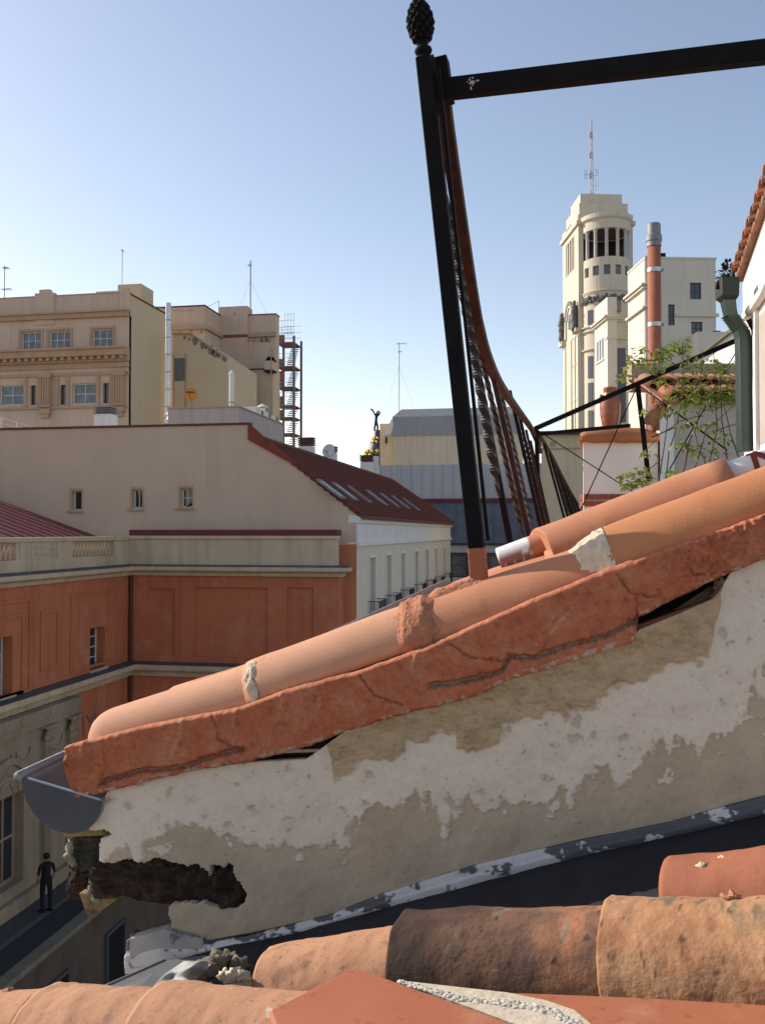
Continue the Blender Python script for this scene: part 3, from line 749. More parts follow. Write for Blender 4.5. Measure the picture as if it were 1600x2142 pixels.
# flues
def flue(px, py0, py1, Y, rpx, label, mat, seg, cap=False):
    p, q = onY(px, py1, Y), onY(px, py0, Y); r = rpx*(q-CAM).dot(FW_)/FPX; q.x = p.x
    t = thing('flue_pipe', label, 'flue', p)
    MB().tube([p, q], r, 14).build('pipe', mat, t, smooth=False)
    for i in range(1, seg):
        z = p.z+(q.z-p.z)*i/seg
        MB().lathe((p.x, p.y, z-.03), [(r*1.06,0),(r*1.06,.06)], 14).build('joint_band', M['zinc'], t)
    if cap: MB().lathe((q.x, q.y, q.z), [(r*1.15,0),(r*1.15,.1),(r*.3,.3)], 14).build('cap', mat, t)
    return t
flue(351, 634, 960, 57.5, 5.6, 'tall shiny steel flue rising along the ochre side wall', M['steel'], 9)
flue(485, 785, 900, 55, 5.5, 'short fat white flue with cap on the low house', M['white'], 2, True)
tk = onY(560, 758, YO-2.6)
t = thing('roof_cowl', 'rust-stained box with black rotary cowl against the ochre block', 'vent', tk)
MB().box(tk.x-.36, tk.x+.32, YO-2.3, YO-1.2, tk.z-.55, tk.z+.2).build('box', M['ochre'], t)
MB().box(tk.x-.4, tk.x+.36, YO-2.34, YO-1.2, tk.z-.7, tk.z-.55).build('rusty_ledge', M['rust'], t)
m = MB()
for k in range(3): m.lathe((tk.x, YO-1.8, tk.z+.2+.14*k), [(.5-.1*k,0),(.5-.1*k,.05),(.3-.06*k,.13)], 14)
m.build('cowl', M['iron'], t)
# orange dish with dark lettering
t, c, r, f = dish(400, 825, 52, 13.5, 'orange satellite dish with dark lettering in front of the yellow house', pm('orange_dish', (.60,.27,.03), (.5,.22,.03), 2, .5, .02), (0,-1,.08), down=2.6)
m = MB(); rl_ = random.Random(2); x = c.x-.255      # too small to read in the photograph: a row of dark strokes
for k in range(10):
    w = rl_.uniform(.034, .046); hgt = .105 if k in (0, 5) else .075
    m.box(x, x+w, c.y-.125, c.y-.115, c.z+.075, c.z+.075+hgt); x += w+.010
m.build('lettering', pm('dark_red_print', (.11,.025,.015), None, 5, .7, 0), t)['kind'] = 'stuff'
# white dish edge behind the low house
dish(350, 872, 43, 8.5, 'small white satellite dish beside the low house parapet', M['dishw'], (-.6,-1,.2), down=1.0)

# ================================================================== outside stair tower
YT = 79.0
ty = lambda px, py: onY(px, py, YT)
xa, xb = ty(577, 800).x, ty(615, 800).x; ztop = ty(600, 703).z
st = thing('fire_stair', 'open steel fire escape tower beside the ochre block', 'staircase', ((xa+xb)/2, YT+1, LOW))
brown = pm('brown_steel', (.20,.15,.13), (.15,.11,.10), 3, .7, .1)
for x in (xa, xb):
    for y in (YT, YT+2.4): MB().box(x-.09, x+.09, y-.09, y+.09, LOW, ztop).build('post', brown, st)
lev = [ty(600, p).z for p in (715, 765, 808, 847, 872, 906, 940)]
for i, z in enumerate(lev):
    MB().box(xa, xb, YT+.05, YT+2.35, z-.1, z).build('landing', brown, st)
    MB().box(xa, xa+.8, YT-.03, YT+.02, z, z+.62).build('kick_panel', brown, st)
    m = MB(); zz2 = z+1.1
    for zz_ in (z+.35, z+.72, zz2): m.bar((xa, YT-.02, zz_), (xb, YT-.02, zz_), .025, .025)
    for k in range(9): x = xa+(xb-xa)*k/8; m.bar((x, YT-.02, z), (x, YT-.02, zz2), .02, .02)
    m.build('guard_rail', M['steel'], st)
    if i:
        d = lev[i-1]-z; nst = max(4, int(d/.19))
        for k in range(nst):
            MB().box(xa+(xb-xa)*.52, xb-.1, YT+.35+1.6*k/nst, YT+.6+1.6*k/nst, z+d*k/nst, z+d*k/nst+.05).build('tread', M['zinc'], st)
m = MB(); z = ztop
for zz_ in (z, z+.5, z+1.1): m.bar((xa, YT, zz_+.3), (xb, YT, zz_+.3), .03, .03); m.bar((xa, YT+2.4, zz_+.3), (xb, YT+2.4, zz_+.3), .03, .03)
for k in range(7): x = xa+(xb-xa)*k/6; m.bar((x, YT, z), (x, YT, z+1.4+(.55 if k > 2 else 0)), .025, .025)
m.bar((xa+(xb-xa)*.5, YT, z+1.95), (xb, YT, z+1.95), .03, .03)
m.build('top_cage', M['steel'], st)
MB().box(xa+.1, xa+.55, YT+.2, YT+.6, lev[2]+.1, lev[2]+1.4).build('red_cabinet', pm('red_paint', (.35,.03,.025), None, 3, .6, 0), st)
MB().box(xa+.1, xa+.75, YT+.1, YT+.2, lev[3]+.3, lev[3]+.8).build('blue_panel', pm('blue_paint', (.06,.10,.30), None, 3, .6, 0), st)

# white handrail and louvred vent box in front of the beige block
hr = thing('roof_handrail', 'thin white pipe handrail on the roof left of the louvred box', 'railing', onY(30, 897, 45))
m = MB()
for (p, q) in (((-20,866),(64,892)), ((-20,882),(60,897)), ((36,884),(36,897)), ((4,874),(4,898)), ((64,891),(64,900))): m.tube([onY(*p, 45), onY(*q, 45)], .025, 6)
m.build('pipework', M['frame'], hr)
q0, q1 = onY(197, 897, 48), onY(233, 848, 48); zq_ = onY(215, 866, 48).z
vb = thing('vent_box', 'white vent box with grey louvred head in front of the beige block', 'vent', (q0.x, 48, q0.z-1))
MB().box(q0.x, q1.x, 48, 48.8, q0.z-1, zq_).build('box', M['white'], vb)
for k in range(4): MB().box(q0.x-.03, q1.x+.03, 47.97, 48.83, zq_+.02+.115*k, zq_+.07+.115*k).build('louvre', M['zinc'], vb)
MB().box(q0.x+.1, q1.x-.1, 48.1, 48.7, zq_, zq_+.44).build('core', M['dframe'], vb)
cbl = thing('slack_cable', 'slack thin cable strung between the beige block and the ochre block', 'cable', onY(285, 618, 66))
ca, cb = onY(276, 617, 62), onY(458, 630, YO+1)
MB().tube([ca.lerp(cb, t/12)-Z3*1.0*(1-(2*t/12-1)**2) for t in range(13)], .016, 4).build('wire', M['wire'], cbl)

# ================================================================== antennas
def antenna(px, py0, py1, Y, label, arms, r=.03, guy=False):
    p, q = onY(px, py1, Y), onY(px, py0, Y); q.x = p.x
    t = thing('roof_antenna', label, 'antenna', p, 'thin antenna masts on the roofs')
    MB().tube([p-Z3*.6, q], r, 6).build('mast', M['wire'], t)
    s = (q-CAM).dot(FW_)/FPX
    for (dy, half, els, tilt) in arms:
        z = q.z-dy*s; h = half*s
        m = MB(); m.tube([(p.x-h*.3, Y, z), (p.x+h, Y-.1, z+tilt*s)], .018, 5)
        for e in range(els):
            xx = p.x-h*.25+h*1.2*e/max(1, els-1); m.tube([(xx, Y-.3, z), (xx, Y+.3, z)], .012, 5); m.tube([(xx, Y, z-2.2*s), (xx, Y, z+2.2*s)], .012, 5)
        m.build('boom', M['wire'], t)
    if guy:
        m = MB()
        for dx in (-1.6, 1.5): m.tube([q-Z3*(q.z-p.z)*.35, p+Vector((dx, .5, 0))], .008, 4)
        m.build('guy_wire', M['wire'], t)
    return t
antenna(10, 556, 626, YB+2, 'antenna with two crowded aerial heads on the beige block roof', [(5,9,5,1), (50,16,6,2)])
antenna(256, 521, 612, YB+4, 'plain thin whip antenna by the roof hut', [(4,2,2,0)], .022)
antenna(524, 545, 662, YO+2, 'tall guyed mast on the ochre block roof', [(10,-5,3,0)], .05, True)
antenna(458, 628, 662, YO+1, 'short stub antenna left of the ochre stair head', [(28,12,2,8)], .025)
antenna(835, 716, 856, 96, 'television aerial on the grey metal roof', [(3,16,6,0), (20,5,3,0)], .035, True)
antenna(567, 730, 930, 50, 'slender pole rising from the red roof verge past the low house', [(0,1,1,0)], .03)
# ================================================================== grey roofs beyond the street
YA = 96.0
ay = lambda px, py: onY(px, py, YA)
ga = thing('attic_building', 'building with grey metal attic over a stained cream wall', 'building', (ay(950,900).x, YA+5, LOW))
x0, x1 = ay(822, 900).x, ay(1085, 900).x
zc = ay(950, 968).z; zm = ay(950, 910).z; zk = ay(950, 869).z; zt4 = ay(950, 853).z
MB().box(x0, x1, YA, YA+12, LOW, zm).build('cream_wall', pm('stained_cream', (.60,.52,.40), (.54,.46,.35), .5, .95, .1, streak=.45), ga)
sl = .9
m = MB(); m.hexa([(x0-.1,YA-.1,zm), (x1+.1,YA-.1,zm), (x1+.1,YA+12,zm), (x0-.1,YA+12,zm), (x0-.1,YA+.15,zk), (x1+.1,YA+.15,zk), (x1+.1,YA+12,zk), (x0-.1,YA+12,zk)])
m.build('metal_attic', M['greymetal'], ga)
m = MB(); m.hexa([(x0-.1,YA+.15,zk), (x1+.1,YA+.15,zk), (x1+.1,YA+12,zk), (x0-.1,YA+12,zk), (x0+.5,YA+2.5,zt4+.3), (x1-.5,YA+2.5,zt4+.3), (x1-.5,YA+10,zt4+.3), (x0+.5,YA+10,zt4+.3)])
m.build('metal_roof', pm('dark_grey_sheet', (.19,.19,.205), (.16,.16,.17), .7, .6, .05), ga)
xw = ay(787, 900).x
P = [ay(793, 968), ay(818, 968), ay(818, 880), ay(812, 883)]
m = MB(); m.box(xw+.2, x0, YA+1, YA+10, LOW, ay(800, 884).z); m.build('side_stair', M['cream'], ga)
m = MB(); m.prism([ay(803,912), ay(822,905), ay(822,872), ay(812,890)], (0, .6, 0)); m.build('side_cheek', M['white'], ga)
MB().box(ay(803,900).x, ay(806,900).x, YA+.9, YA+1.02, ay(804,926).z, ay(804,912).z).build('slot_window', M['dark'], ga)
# pale sheet parapet building and slate mansard
YM = 74.0
my = lambda px, py: onY(px, py, YM)
mn = thing('mansard_building', 'building with slate blue mansard below a pale ribbed metal parapet', 'building', (my(950,1100).x, YM+4, LOW))
xa, xb = my(780, 1000).x, my(1205, 1000).x
zp0, zp1 = my(950, 1042).z, my(950, 969).z
MB().box(xa, xb, YM+1.2, YM+6, LOW, zp1).build('sheet_parapet', M['palemetal'], mn)
x = xa+.4
while x < xb:
    MB().box(x, x+.05, YM+1.15, YM+1.2, zp0, zp1-.02).build('sheet_rib', M['palemetal'], mn); x += .86
MB().box(xa, xb, YM+.75, YM+1.2, zp0-.32, zp0).build('red_fascia', M['burgundy'], mn)
zs1 = my(950, 1136).z
ms = MB(); ms.hexa([(xa,YM+.0,zs1), (xb,YM+.0,zs1), (xb,YM+2,zs1), (xa,YM+2,zs1), (xa,YM+.9,zp0-.3), (xb,YM+.9,zp0-.3), (xb,YM+2,zp0-.3), (xa,YM+2,zp0-.3)])
so = ms.build('slate_slope', M['slate'], mn)
for px in (900, 925, 952, 978, 1004, 1030, 1058, 1085):
    p, q = my(px, 1134), my(px+14, 1050); q = Vector((p.x, YM+.86, zp0-.32)); p = Vector((p.x, YM-.02, zs1+.05))
    MB().bar(p, q, .07, .07).build('standing_seam', M['slate'], so)
MB().box(xa, xb, YM-.12, YM+.3, zs1-.16, zs1).build('gutter', M['dframe'], mn)
zzz = [(my(960, y).z) for y in (1203, 1160)]
wo_ = []
for px in (958, 1040, 1120): c = my(px, 1180).x; wo_.append((c-.66-xa, c+.66-xa, zzz[0], zzz[1]))
wall_open(MB(), (xa, YM+.05, 0), X3, Z3, -Y3, xb-xa, zs1-.16, wo_, .3).build('front_wall', M['palemetal'], mn)
for o in wo_:
    window(mn, (xa, YM+.05, 0), X3, Z3, -Y3, o, .12, M['dframe'], M['pane_b'], 1, 2, .08)
    frame_strip(mn, (xa, YM+.05, 0), X3, Z3, -Y3, o[0]-.16, o[1]+.16, o[2]-.16, o[3]+.16, .14, .04, M['dframe'], 'window_surround')
for px in (1000, 1045, 938): c = my(px, 1100).x; MB().box(c-.35, c+.35, YM+.12, YM+.5, zs1+.35, zs1+1.25).build('roof_light', M['slate'], mn)
# low ochre house right of the mansard
YQ = 58.0
qy = lambda px, py: onY(px, py, YQ)
oh = thing('terrace_house', 'low cream house with flat overhanging roof beyond the railing', 'building', (qy(1180,1000).x, YQ+3, LOW))
qa, qb = qy(1132, 950).x, qy(1330, 950).x; zq = qy(1170, 909).z
MB().box(qa, qb, YQ, YQ+8, LOW, zq).build('wall', M['cream'], oh)
MB().box(qa-.3, qb, YQ-.35, YQ+8, zq, zq+.2).build('flat_roof', M['dframe'], oh)
MB().box(qa, qb, YQ-.05, YQ, qy(1170,940).z, qy(1170,937).z).build('string_course', M['ochre_trim'], oh)
MB().box(qy(1150,930).x, qy(1162,930).x, YQ-.03, YQ+.02, qy(1156,934).z, qy(1156,924).z).build('vent', M['ochre_trim'], oh)

# ================================================================== gilded dome with bronze figure
DD = 250.0
dm_ = at(790, 960, DD); s = DD/FPX
dome = thing('dome', 'dark dome with gilded garlands rising behind the chimneys', 'dome', (dm_.x, dm_.y, LOW))
dk = pm('slate_dome', (.09,.085,.085), (.06,.06,.06), .5, .5, .1)
gold = pm('gilding', (.75,.50,.12), (.55,.34,.07), 1.5, .35, .3, 6, metal=.6, bdist=.1)
z = lambda py: at(790, py, DD).z
prof = [(44*s, LOW), (44*s, z(1010)), (40*s, z(1000)), (36*s, z(985)), (30*s, z(960)), (24*s, z(945)), (18*s, z(935)), (17*s, z(930)), (14*s, z(926)), (10*s, z(915)), (8*s, z(912)), (8*s, z(905)), (5*s, z(900)), (2*s, z(899))]
MB().lathe((dm_.x, dm_.y, 0), prof, 28).build('shell', dk, dome, smooth=True)
for j, (py, rr, n, sz) in enumerate(((918, 10.5, 9, 3.2), (926, 14.5, 11, 3.0), (946, 25, 14, 4.2), (954, 30, 15, 3.8))):
    for k in range(n):
        a = 2*math.pi*k/n+.2*j
        MB().ball((dm_.x+math.cos(a)*rr*s, dm_.y+math.sin(a)*rr*s, z(py)), sz*s, 7, 5, (1,1,1.15), .5, k).build('gilded_garland', gold, dome, smooth=True)
# bronze winged-arm figure as one skinned mesh
def skin_figure(name, verts, edges, mat, parent=None, loc=(0,0,0), sub=1):
    me = bpy.data.meshes.new(name); me.from_pydata([v[:3] for v in verts], edges, [])
    o = bpy.data.objects.new(name, me); COL.objects.link(o); o.location = loc
    md = o.modifiers.new('skin', 'SKIN'); md.use_smooth_shade = True
    for i, v in enumerate(verts):
        r = v[3]; r = r if isinstance(r, tuple) else (r, r)
        me.skin_vertices[0].data[i].radius = r
    me.skin_vertices[0].data[0].use_root = True
    ss = o.modifiers.new('sub', 'SUBSURF'); ss.levels = sub; ss.render_levels = sub
    me.materials.append(mat)
    if parent: o.parent = parent
    return o
fb = at(784, 902, DD)
def fp(px, py, dy=0): p = at(px, py, DD); return (p.x-fb.x, p.y-fb.y+dy, p.z-fb.z)
V = [(*fp(786,884),.38), (*fp(787,874),.40), (*fp(788,867),.46), (*fp(790,862),.25), (*fp(792,859),.36),
     (*fp(784,892),.30), (*fp(783,902),.28), (*fp(790,892,.3),.30), (*fp(788,903,.3),.26),
     (*fp(784,868),.24), (*fp(782,862),.22), (*fp(779,858),.24), (*fp(775,855),.3),
     (*fp(793,868),.22), (*fp(795,863),.2), (*fp(793,860.5),.2)]
E = [(0,1),(1,2),(2,3),(3,4),(0,5),(5,6),(0,7),(7,8),(2,9),(9,10),(10,11),(11,12),(2,13),(13,14),(14,15)]
fg = skin_figure('statue', V, E, M['bronze_dark'], None, fb)
tag(fg, 'dark bronze figure with raised arm standing on top of the gilded dome', 'statue')

# ================================================================== art deco tower (turned 13 degrees)
GA = R(13)
GE = Vector((math.cos(GA), math.sin(GA), 0)); GD = Vector((-math.sin(GA), math.cos(GA), 0))
M['tower'] = pm('ivory_stone', (.62,.56,.45), (.57,.51,.41), .25, .9, .1, 10, streak=.25)
M['tshade'] = pm('belvedere_shade', (.10,.055,.04), (.07,.04,.03), .5, .9, .1)  # dark brown puts the shade inside the belvedere into the colour
TDp = 140.0
tc0 = at(1210, 700, TDp); tc0.z = LOW        # near left corner of the shaft
def alongE(px, c=None):
    c = c or tc0; r = ray(px, 700); n = GD; p = CAM+r*((c-CAM).dot(n)/r.dot(n)); return (p-c).dot(GE)
def alongD(px, c=None):
    c = c or tc0; r = ray(px, 700); n = GE; p = CAM+r*((c-CAM).dot(n)/r.dot(n)); return (p-c).dot(GD)
TW, TL = alongE(1324), alongD(1177)
zT = lambda py: at(1210, py, TDp).z
tower = thing('tower', 'ivory art deco tower with stepped top and round columned belvedere', 'tower', tc0+GE*TW/2+GD*TL/2)
def tb(e0, e1, d0, d1, z0, z1, name, mat='tower', par=None, bevel=0):
    m = MB().obox(tc0+GE*e0+GD*d0+Z3*(z0-LOW), GE*(e1-e0), GD*(d1-d0), Z3*(z1-z0))
    return m.build(name, M[mat], par or tower, bevel=bevel)
zLog0, zLog1 = zT(552), zT(482)
tb(0, TW, 0, TL, LOW, zLog0, 'shaft')
tb(0, TW, 0, TL, zLog1, zT(466), 'belvedere_ceiling')
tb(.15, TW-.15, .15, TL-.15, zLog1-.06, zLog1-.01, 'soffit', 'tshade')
for (e0, e1, d0, d1) in ((0,.75,0,.75), (TW-.75,TW,0,.75), (0,.8,TL-2.2,TL), (TW-.75,TW,TL-2.5,TL), (0,.5,.75,2.2)):
    tb(e0, e1, d0, d1, zLog0, zLog1, 'corner_pier')
for k in range(4): d = 2.2+(TL-4.4)*(k+.5)/4; tb(.05, .45, d-.22, d+.22, zLog0, zLog1, 'loggia_column')
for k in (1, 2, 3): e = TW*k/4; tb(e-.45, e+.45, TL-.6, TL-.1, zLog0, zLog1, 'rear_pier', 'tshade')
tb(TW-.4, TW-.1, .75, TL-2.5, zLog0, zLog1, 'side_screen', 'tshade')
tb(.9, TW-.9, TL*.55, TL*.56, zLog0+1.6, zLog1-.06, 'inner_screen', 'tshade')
# cornice and stepped crown
tb(-.35, TW+.35, -.35, TL+.4, zT(470), zT(462), 'crown_cornice')
tb(-.05, TW+.05, -.02, TL, zT(462), zT(448), 'crown_step')
e2, e3 = alongE(1214), alongE(1218)
tb(e2, alongE(1316), .5, TL*.87, zT(448), zT(422), 'crown_step')
tb(e3, alongE(1306), 1.0, TL*.68, zT(422), zT(400), 'crown_top')
for k in range(3): d = TL*(.42+.13*k); tb(-.06, .0, d, d+.5, zT(455), zT(450)+.15, 'crown_vent', 'dark')
# round bay on the front
er = (alongE(1317)-alongE(1219))/2; ec = alongE(1268); cc = tc0+GE*ec; cc.z = 0
def cyl(r0, z0, z1, name, mat='tower', n=40, prof=None):
    return MB().lathe(cc, prof or [(r0, z0), (r0, z1)], n).build(name, M[mat], tower)
cyl(er, LOW, zT(586), 'round_bay'); cyl(er, zT(566), zT(549), 'bay_parapet')
cyl(er*.9, zT(586), zT(566), 'bay_glazing', 'pane_b')
for k in range(13):
    a = math.pi+GA+math.pi*(k+.5)/13
    if k % 2 == 0:
        p = cc+Vector((math.cos(a), math.sin(a), 0))*er*.96
        m = MB(); u = Vector((-math.sin(a), math.cos(a), 0)); o = Vector((math.cos(a), math.sin(a), 0))
        m.obox(p-u*.36-o*.2+Z3*zT(586), u*.72, o*.34, Z3*(zT(566)-zT(586))); m.build('bay_pier', M['tower'], tower)
cyl(0, 0, 0, 'bay_entablature', prof=[(er*.8, zT(490)), (er*1.0, zT(490)), (er*1.0, zT(472)), (er*1.1, zT(468)), (er*1.1, zT(459)), (er*.9, zT(456)), (er*.3, zT(454))])
cyl(er*.86, zT(490)-.05, zT(490)-.01, 'bay_soffit', 'tshade')
for k in range(6):
    a = math.pi+GA+math.pi*(k+.55)/6.1
    p = cc+Vector((math.cos(a), math.sin(a), 0))*er*.9
    MB().lathe((p.x, p.y, 0), [(.3, zT(549)), (.26, zT(545)), (.24, zT(495)), (.36, zT(491)), (.36, zT(489))], 12).build('bay_column', M['palemetal'], tower, smooth=True)
for zz_, o_ in ((618, .18), (621, .1)): cyl(er+o_, zT(zz_+1), zT(zz_-1), 'bay_moulding')
fr = MB()
for k in range(26):
    a = math.pi+GA+math.pi*(k+.5)/26
    p = cc+Vector((math.cos(a), math.sin(a), 0))*(er+.12)
    fr.ball((p.x, p.y, zT(634)+.25*math.sin(k*2.1)), .34, 6, 5, (1,1,1.2), .8, k)
fr.build('bay_frieze', M['patina'], tower)
for py in (688, 697, 735): cyl(er+.3, zT(py+2.5), zT(py), 'bay_cornice')
for (py0, py1) in ((655,685), (750,795), (805,850), (862,905)):
    for k in (1.1, 2.3, 3.5):
        a = math.pi+GA+math.pi*k/6.1
        p = cc+Vector((math.cos(a), math.sin(a), 0))*(er-.03); u = Vector((-math.sin(a), math.cos(a), 0)); o = Vector((math.cos(a), math.sin(a), 0))
        MB().obox(p-u*.42+Z3*zT(py1), u*.84, o*.1, Z3*(zT(py0)-zT(py1))).build('bay_window', M['pane'], tower)
# left face: arch, mouldings, tall panels
def lf(d0, d1, z0, z1, proj, name, mat='tower'): return tb(-proj, 0, d0, d1, z0, z1, name, mat)
da, db = TL*.28, TL*.80; dc = (da+db)/2; rr = (db-da)/2; zs = zT(650)
for (k0, k1, pj, nm, mt) in ((.78, 1.0, .28, 'arch_ring', 'patina'), (.62, .76, .2, 'arch_ring', 'tower')):
    m = MB(); vs = []; fs = []; n = 18
    for i in range(n+1):
        a = math.pi*i/n
        for q in (k0, k1):
            for w in (0, -pj): vs.append(tc0+GE*w+GD*(dc+math.cos(a)*rr*q)+Z3*(zs-LOW+math.sin(a)*rr*q*1.05))
    for i in range(n):
        o = i*4; p = o+4; fs += [(o,o+1,p+1,p), (o+2,p+2,p+3,o+3), (o+1,o+3,p+3,p+1), (o,p,p+2,o+2)]
    m.add(vs, fs); m.build(nm, M[mt], tower)
for d in (da-.1, db-.6): lf(d, d+.7, zT(690), zs, .26, 'arch_jamb', 'tower')
lf(dc-rr*.35, dc+rr*.35, zT(672), zT(640), .05, 'arch_window', 'pane_b')
lf(-.3, TL*.22, zT(693), zT(686), .6, 'ledge'); lf(TL*.82, TL+.3, zT(700), zT(690), .7, 'ledge')
for d in (.3, TL*.83):
    m = MB(); p = tc0+GE*-.45+GD*(d+.6)
    for k, (h_, r_) in enumerate(((.2,.62), (.9,.55), (1.7,.60), (2.5,.66), (3.2,.50), (3.95,.36))): m.ball((p.x, p.y, zT(686)+h_), r_, 10, 7, (.9,1,1.25), .5, k+int(d))
    m.build('stone_figure', M['patina'], tower, smooth=True)
for d in (0, TL*.2, TL*.42, TL*.80): lf(d, d+.5, LOW, zT(700), .16, 'pilaster_strip')
for py in (698, 756, 832): lf(.5, TL*.42, zT(py+1.5), zT(py), .12, 'panel_band')
for py0, py1 in ((850, 892),): lf(TL*.27, TL*.40, zT(py1), zT(py0), .03, 'tall_window', 'pane')
# lattice mast on the crown
mb_ = tc0+GE*((e3+alongE(1306))/2-.9)+GD*3.2; mz0, mz1 = zT(400), zT(228)
mast = thing('lattice_mast', 'red and white lattice radio mast on the tower crown', 'antenna', Vector((mb_.x, mb_.y, mz0)))
redp = pm('mast_red', (.35,.06,.05), None, 2, .6, 0); whp = pm('mast_white', (.6,.6,.6), None, 2, .6, 0)
nseg = 12
for i in range(nseg):
    za, zb = mz0+(mz1-mz0)*i/nseg, mz0+(mz1-mz0)*(i+1)/nseg
    w0 = .34-.018*i; m = MB(); c3 = [Vector((mb_.x+math.cos(a)*w0, mb_.y+math.sin(a)*w0, 0)) for a in (.3, .3+2.09, .3+4.19)]
    for k in range(3):
        m.tube([c3[k]+Z3*za, c3[k]+Z3*zb], .045, 5); m.tube([c3[k]+Z3*za, c3[(k+1) % 3]+Z3*(za+zb)/2], .03, 4); m.tube([c3[(k+1) % 3]+Z3*(za+zb)/2, c3[k]+Z3*zb], .03, 4)
    m.build('lattice_section', redp if i % 3 == 0 else whp, mast)
for py, side in ((338, 1), (350, 1), (347, -1), (372, 1)):
    z = zT(py); m = MB(); m.tube([(mb_.x, mb_.y, z), (mb_.x+side*1.0, mb_.y, z)], .03, 5)
    for k in (.7, 1.0): m.tube([(mb_.x+side*k, mb_.y, z-.8), (mb_.x+side*k, mb_.y, z+.8)], .035, 5)
    m.build('dipole', M['wire'] if side < 0 else whp, mast)

# ================================================================== white stepped building in front of the tower
WD = 96.0
M['ivory'] = pm('ivory_render', (.66,.61,.52), (.61,.56,.47), .35, .9, .1, 12, streak=.2)
def gbox(pc, pr, pl, py, D):
    c = at(pc, 700, D); zt = at(pc, py, D).z; c.z = LOW
    return c, alongE(pr, c), alongD(pl, c), zt
c, w, l, zt5 = gbox(1270, 1318, 1243, 621, WD)
wA = thing('corner_building', 'white lower building with three slot windows between tower and pale block', 'building', c+GE*w/2+GD*l/2)
def gb(c, e0, e1, d0, d1, z0, z1, name, mat, root): return MB().obox(c+GE*e0+GD*d0+Z3*(z0-LOW), GE*(e1-e0), GD*(d1-d0), Z3*(z1-z0)).build(name, M[mat], root)
za = lambda py: at(1270, py, WD).z
gb(c, 0, 1.0, 0, l, LOW, zt5, 'front_block', 'ivory', wA); gb(c, 1.0, w, 1.4, l, LOW, zt5-.3, 'rear_block', 'ivory', wA)
for py, pj in ((660, .45), (664, .25)): gb(c, -pj, 1.0+pj*.4, -pj, l, za(py+4), za(py), 'cornice', 'ivory', wA); gb(c, 1.0+pj*.4, w, 1.4-pj, l, za(py+3), za(py-1), 'cornice', 'ivory', wA)
for k in range(3):
    d = l*(.30+.2*k); gb(c, -.03, 0, d, d+l*.1, za(742), za(700), 'slot_window', 'pane', wA)
gb(c, -.12, 0, l*.25, l*.88, za(748), za(745), 'window_sill', 'ivory', wA); gb(c, -.1, 1.05, -.1, l*.2, za(708), za(704), 'string_course', 'ivory', wA)
gb(c, 1.4, w-.1, 1.36, 1.4, za(880), za(722), 'tall_window', 'slate', wA); gb(c, 1.05, 1.35, 1.2, 1.4, za(724), za(716), 'bracket', 'ivory', wA)
gb(c, 1.0, w, 1.0, 1.4, za(704), za(700), 'string_course', 'ivory', wA)
gb(c, 1.15, 1.7, .8, 1.4, za(646), za(625), 'air_unit', 'zinc', wA)
c, w, l, zt6 = gbox(1349, 1497, 1313, 541, WD*.92)
wB = thing('pale_block', 'pale block with bright side wall, dark windows and black roof box', 'building', c+GE*w/2+GD*l/2)
zb = lambda py: at(1349, py, WD*.92).z
ws = []
n0 = alongE(1383, c)
def opG(a, b, cc_, d): return (alongE(a, c), alongE(cc_, c), zb(d)-LOW, zb(b)-LOW)
for q in ((1443,590,1467,625), (1397,636,1411,680), (1445,672,1469,698)): ws.append(opG(*q))
wall_open(MB(), c, GE, Z3, -GD, w, zt6-LOW, ws, .4).build('front_wall', M['ivory'], wB)
for i, o in enumerate(ws): window(wB, c, GE, Z3, -GD, o, .25, M['dframe'], M['pane'], 2, 2, .06)
gb(c, .2, w-.01, .42, l-.01, LOW, zt6-.15, 'core', 'ivory', wB); gb(c, 0, .4, 0.002, l, LOW, zt6-.05, 'bright_side_wall', 'ivory', wB)
for py, pj in ((594, .5), (599, .3), (641, .3)): gb(c, -pj, n0*.8, -pj, l, zb(py+4), zb(py), 'cornice', 'ivory', wB)
gb(c, n0*.8, n0*.86, -.06, 0, LOW, zt6, 'pilaster_edge', 'ivory', wB)
gb(c, alongE(1412, c), w+.2, -.25, 0, zb(662), zb(655), 'string_course', 'ivory', wB)
gb(c, -.05, w+.08, -.08, l, zt6, zt6+.18, 'parapet_coping', 'ivory', wB)
gb(c, alongE(1378, c), alongE(1412, c), 2.5, 5, zt6, zb(512), 'black_roof_box', 'dark', wB)
c2 = alongE(1440, c)
gb(c, c2, w+1, -2.2, 0, LOW, zb(703), 'terrace_wall', 'ivory', wB)
gb(c, alongE(1478, c), alongE(1492, c), -1.6, -1.2, zb(703), zb(698), 'air_unit', 'dark', wB)
# ================================================================== white house at the right, eave and rain pipe
XH = 1.40; YH = 7.36
M['whitewash'] = pm('whitewash', (.80,.79,.76), (.74,.73,.70), 3, .9, .25, 18, c3=(.5,.46,.4), c3amt=.25, c3scale=6, bdist=.01)
M['clay'] = pm('weathered_clay', (.36,.17,.10), (.25,.12,.08), 12, .9, .5, 60, c3=(.12,.085,.06), c3amt=.4, c3scale=18, bdist=.006)
M['claynew'] = pm('clay_edge', (.42,.16,.085), (.30,.11,.06), 10, .9, .5, 60, bdist=.006)
hs = thing('white_house', 'bright whitewashed house wall with clay tile eave and recessed window', 'house', (XH+1, 6, 8.5))
op = (1.2, 2.2, 2.0, 3.35)
m = MB(); P0h = (XH, YH, 9.5)
zE = lambda y: onX(1545, 572, XH).z + (YH-y)*.30
wz = onX(1592, 930, XH).z
m.add([(XH,YH,8.5), (XH,3,8.5), (XH,3,zE(3)-.1), (XH,YH,zE(YH)-.1), (XH+.4,YH,8.5), (XH+.4,YH,zE(YH)-.1)], [(0,1,2,3), (0,3,5,4)])
m.build('wall', M['whitewash'], hs)
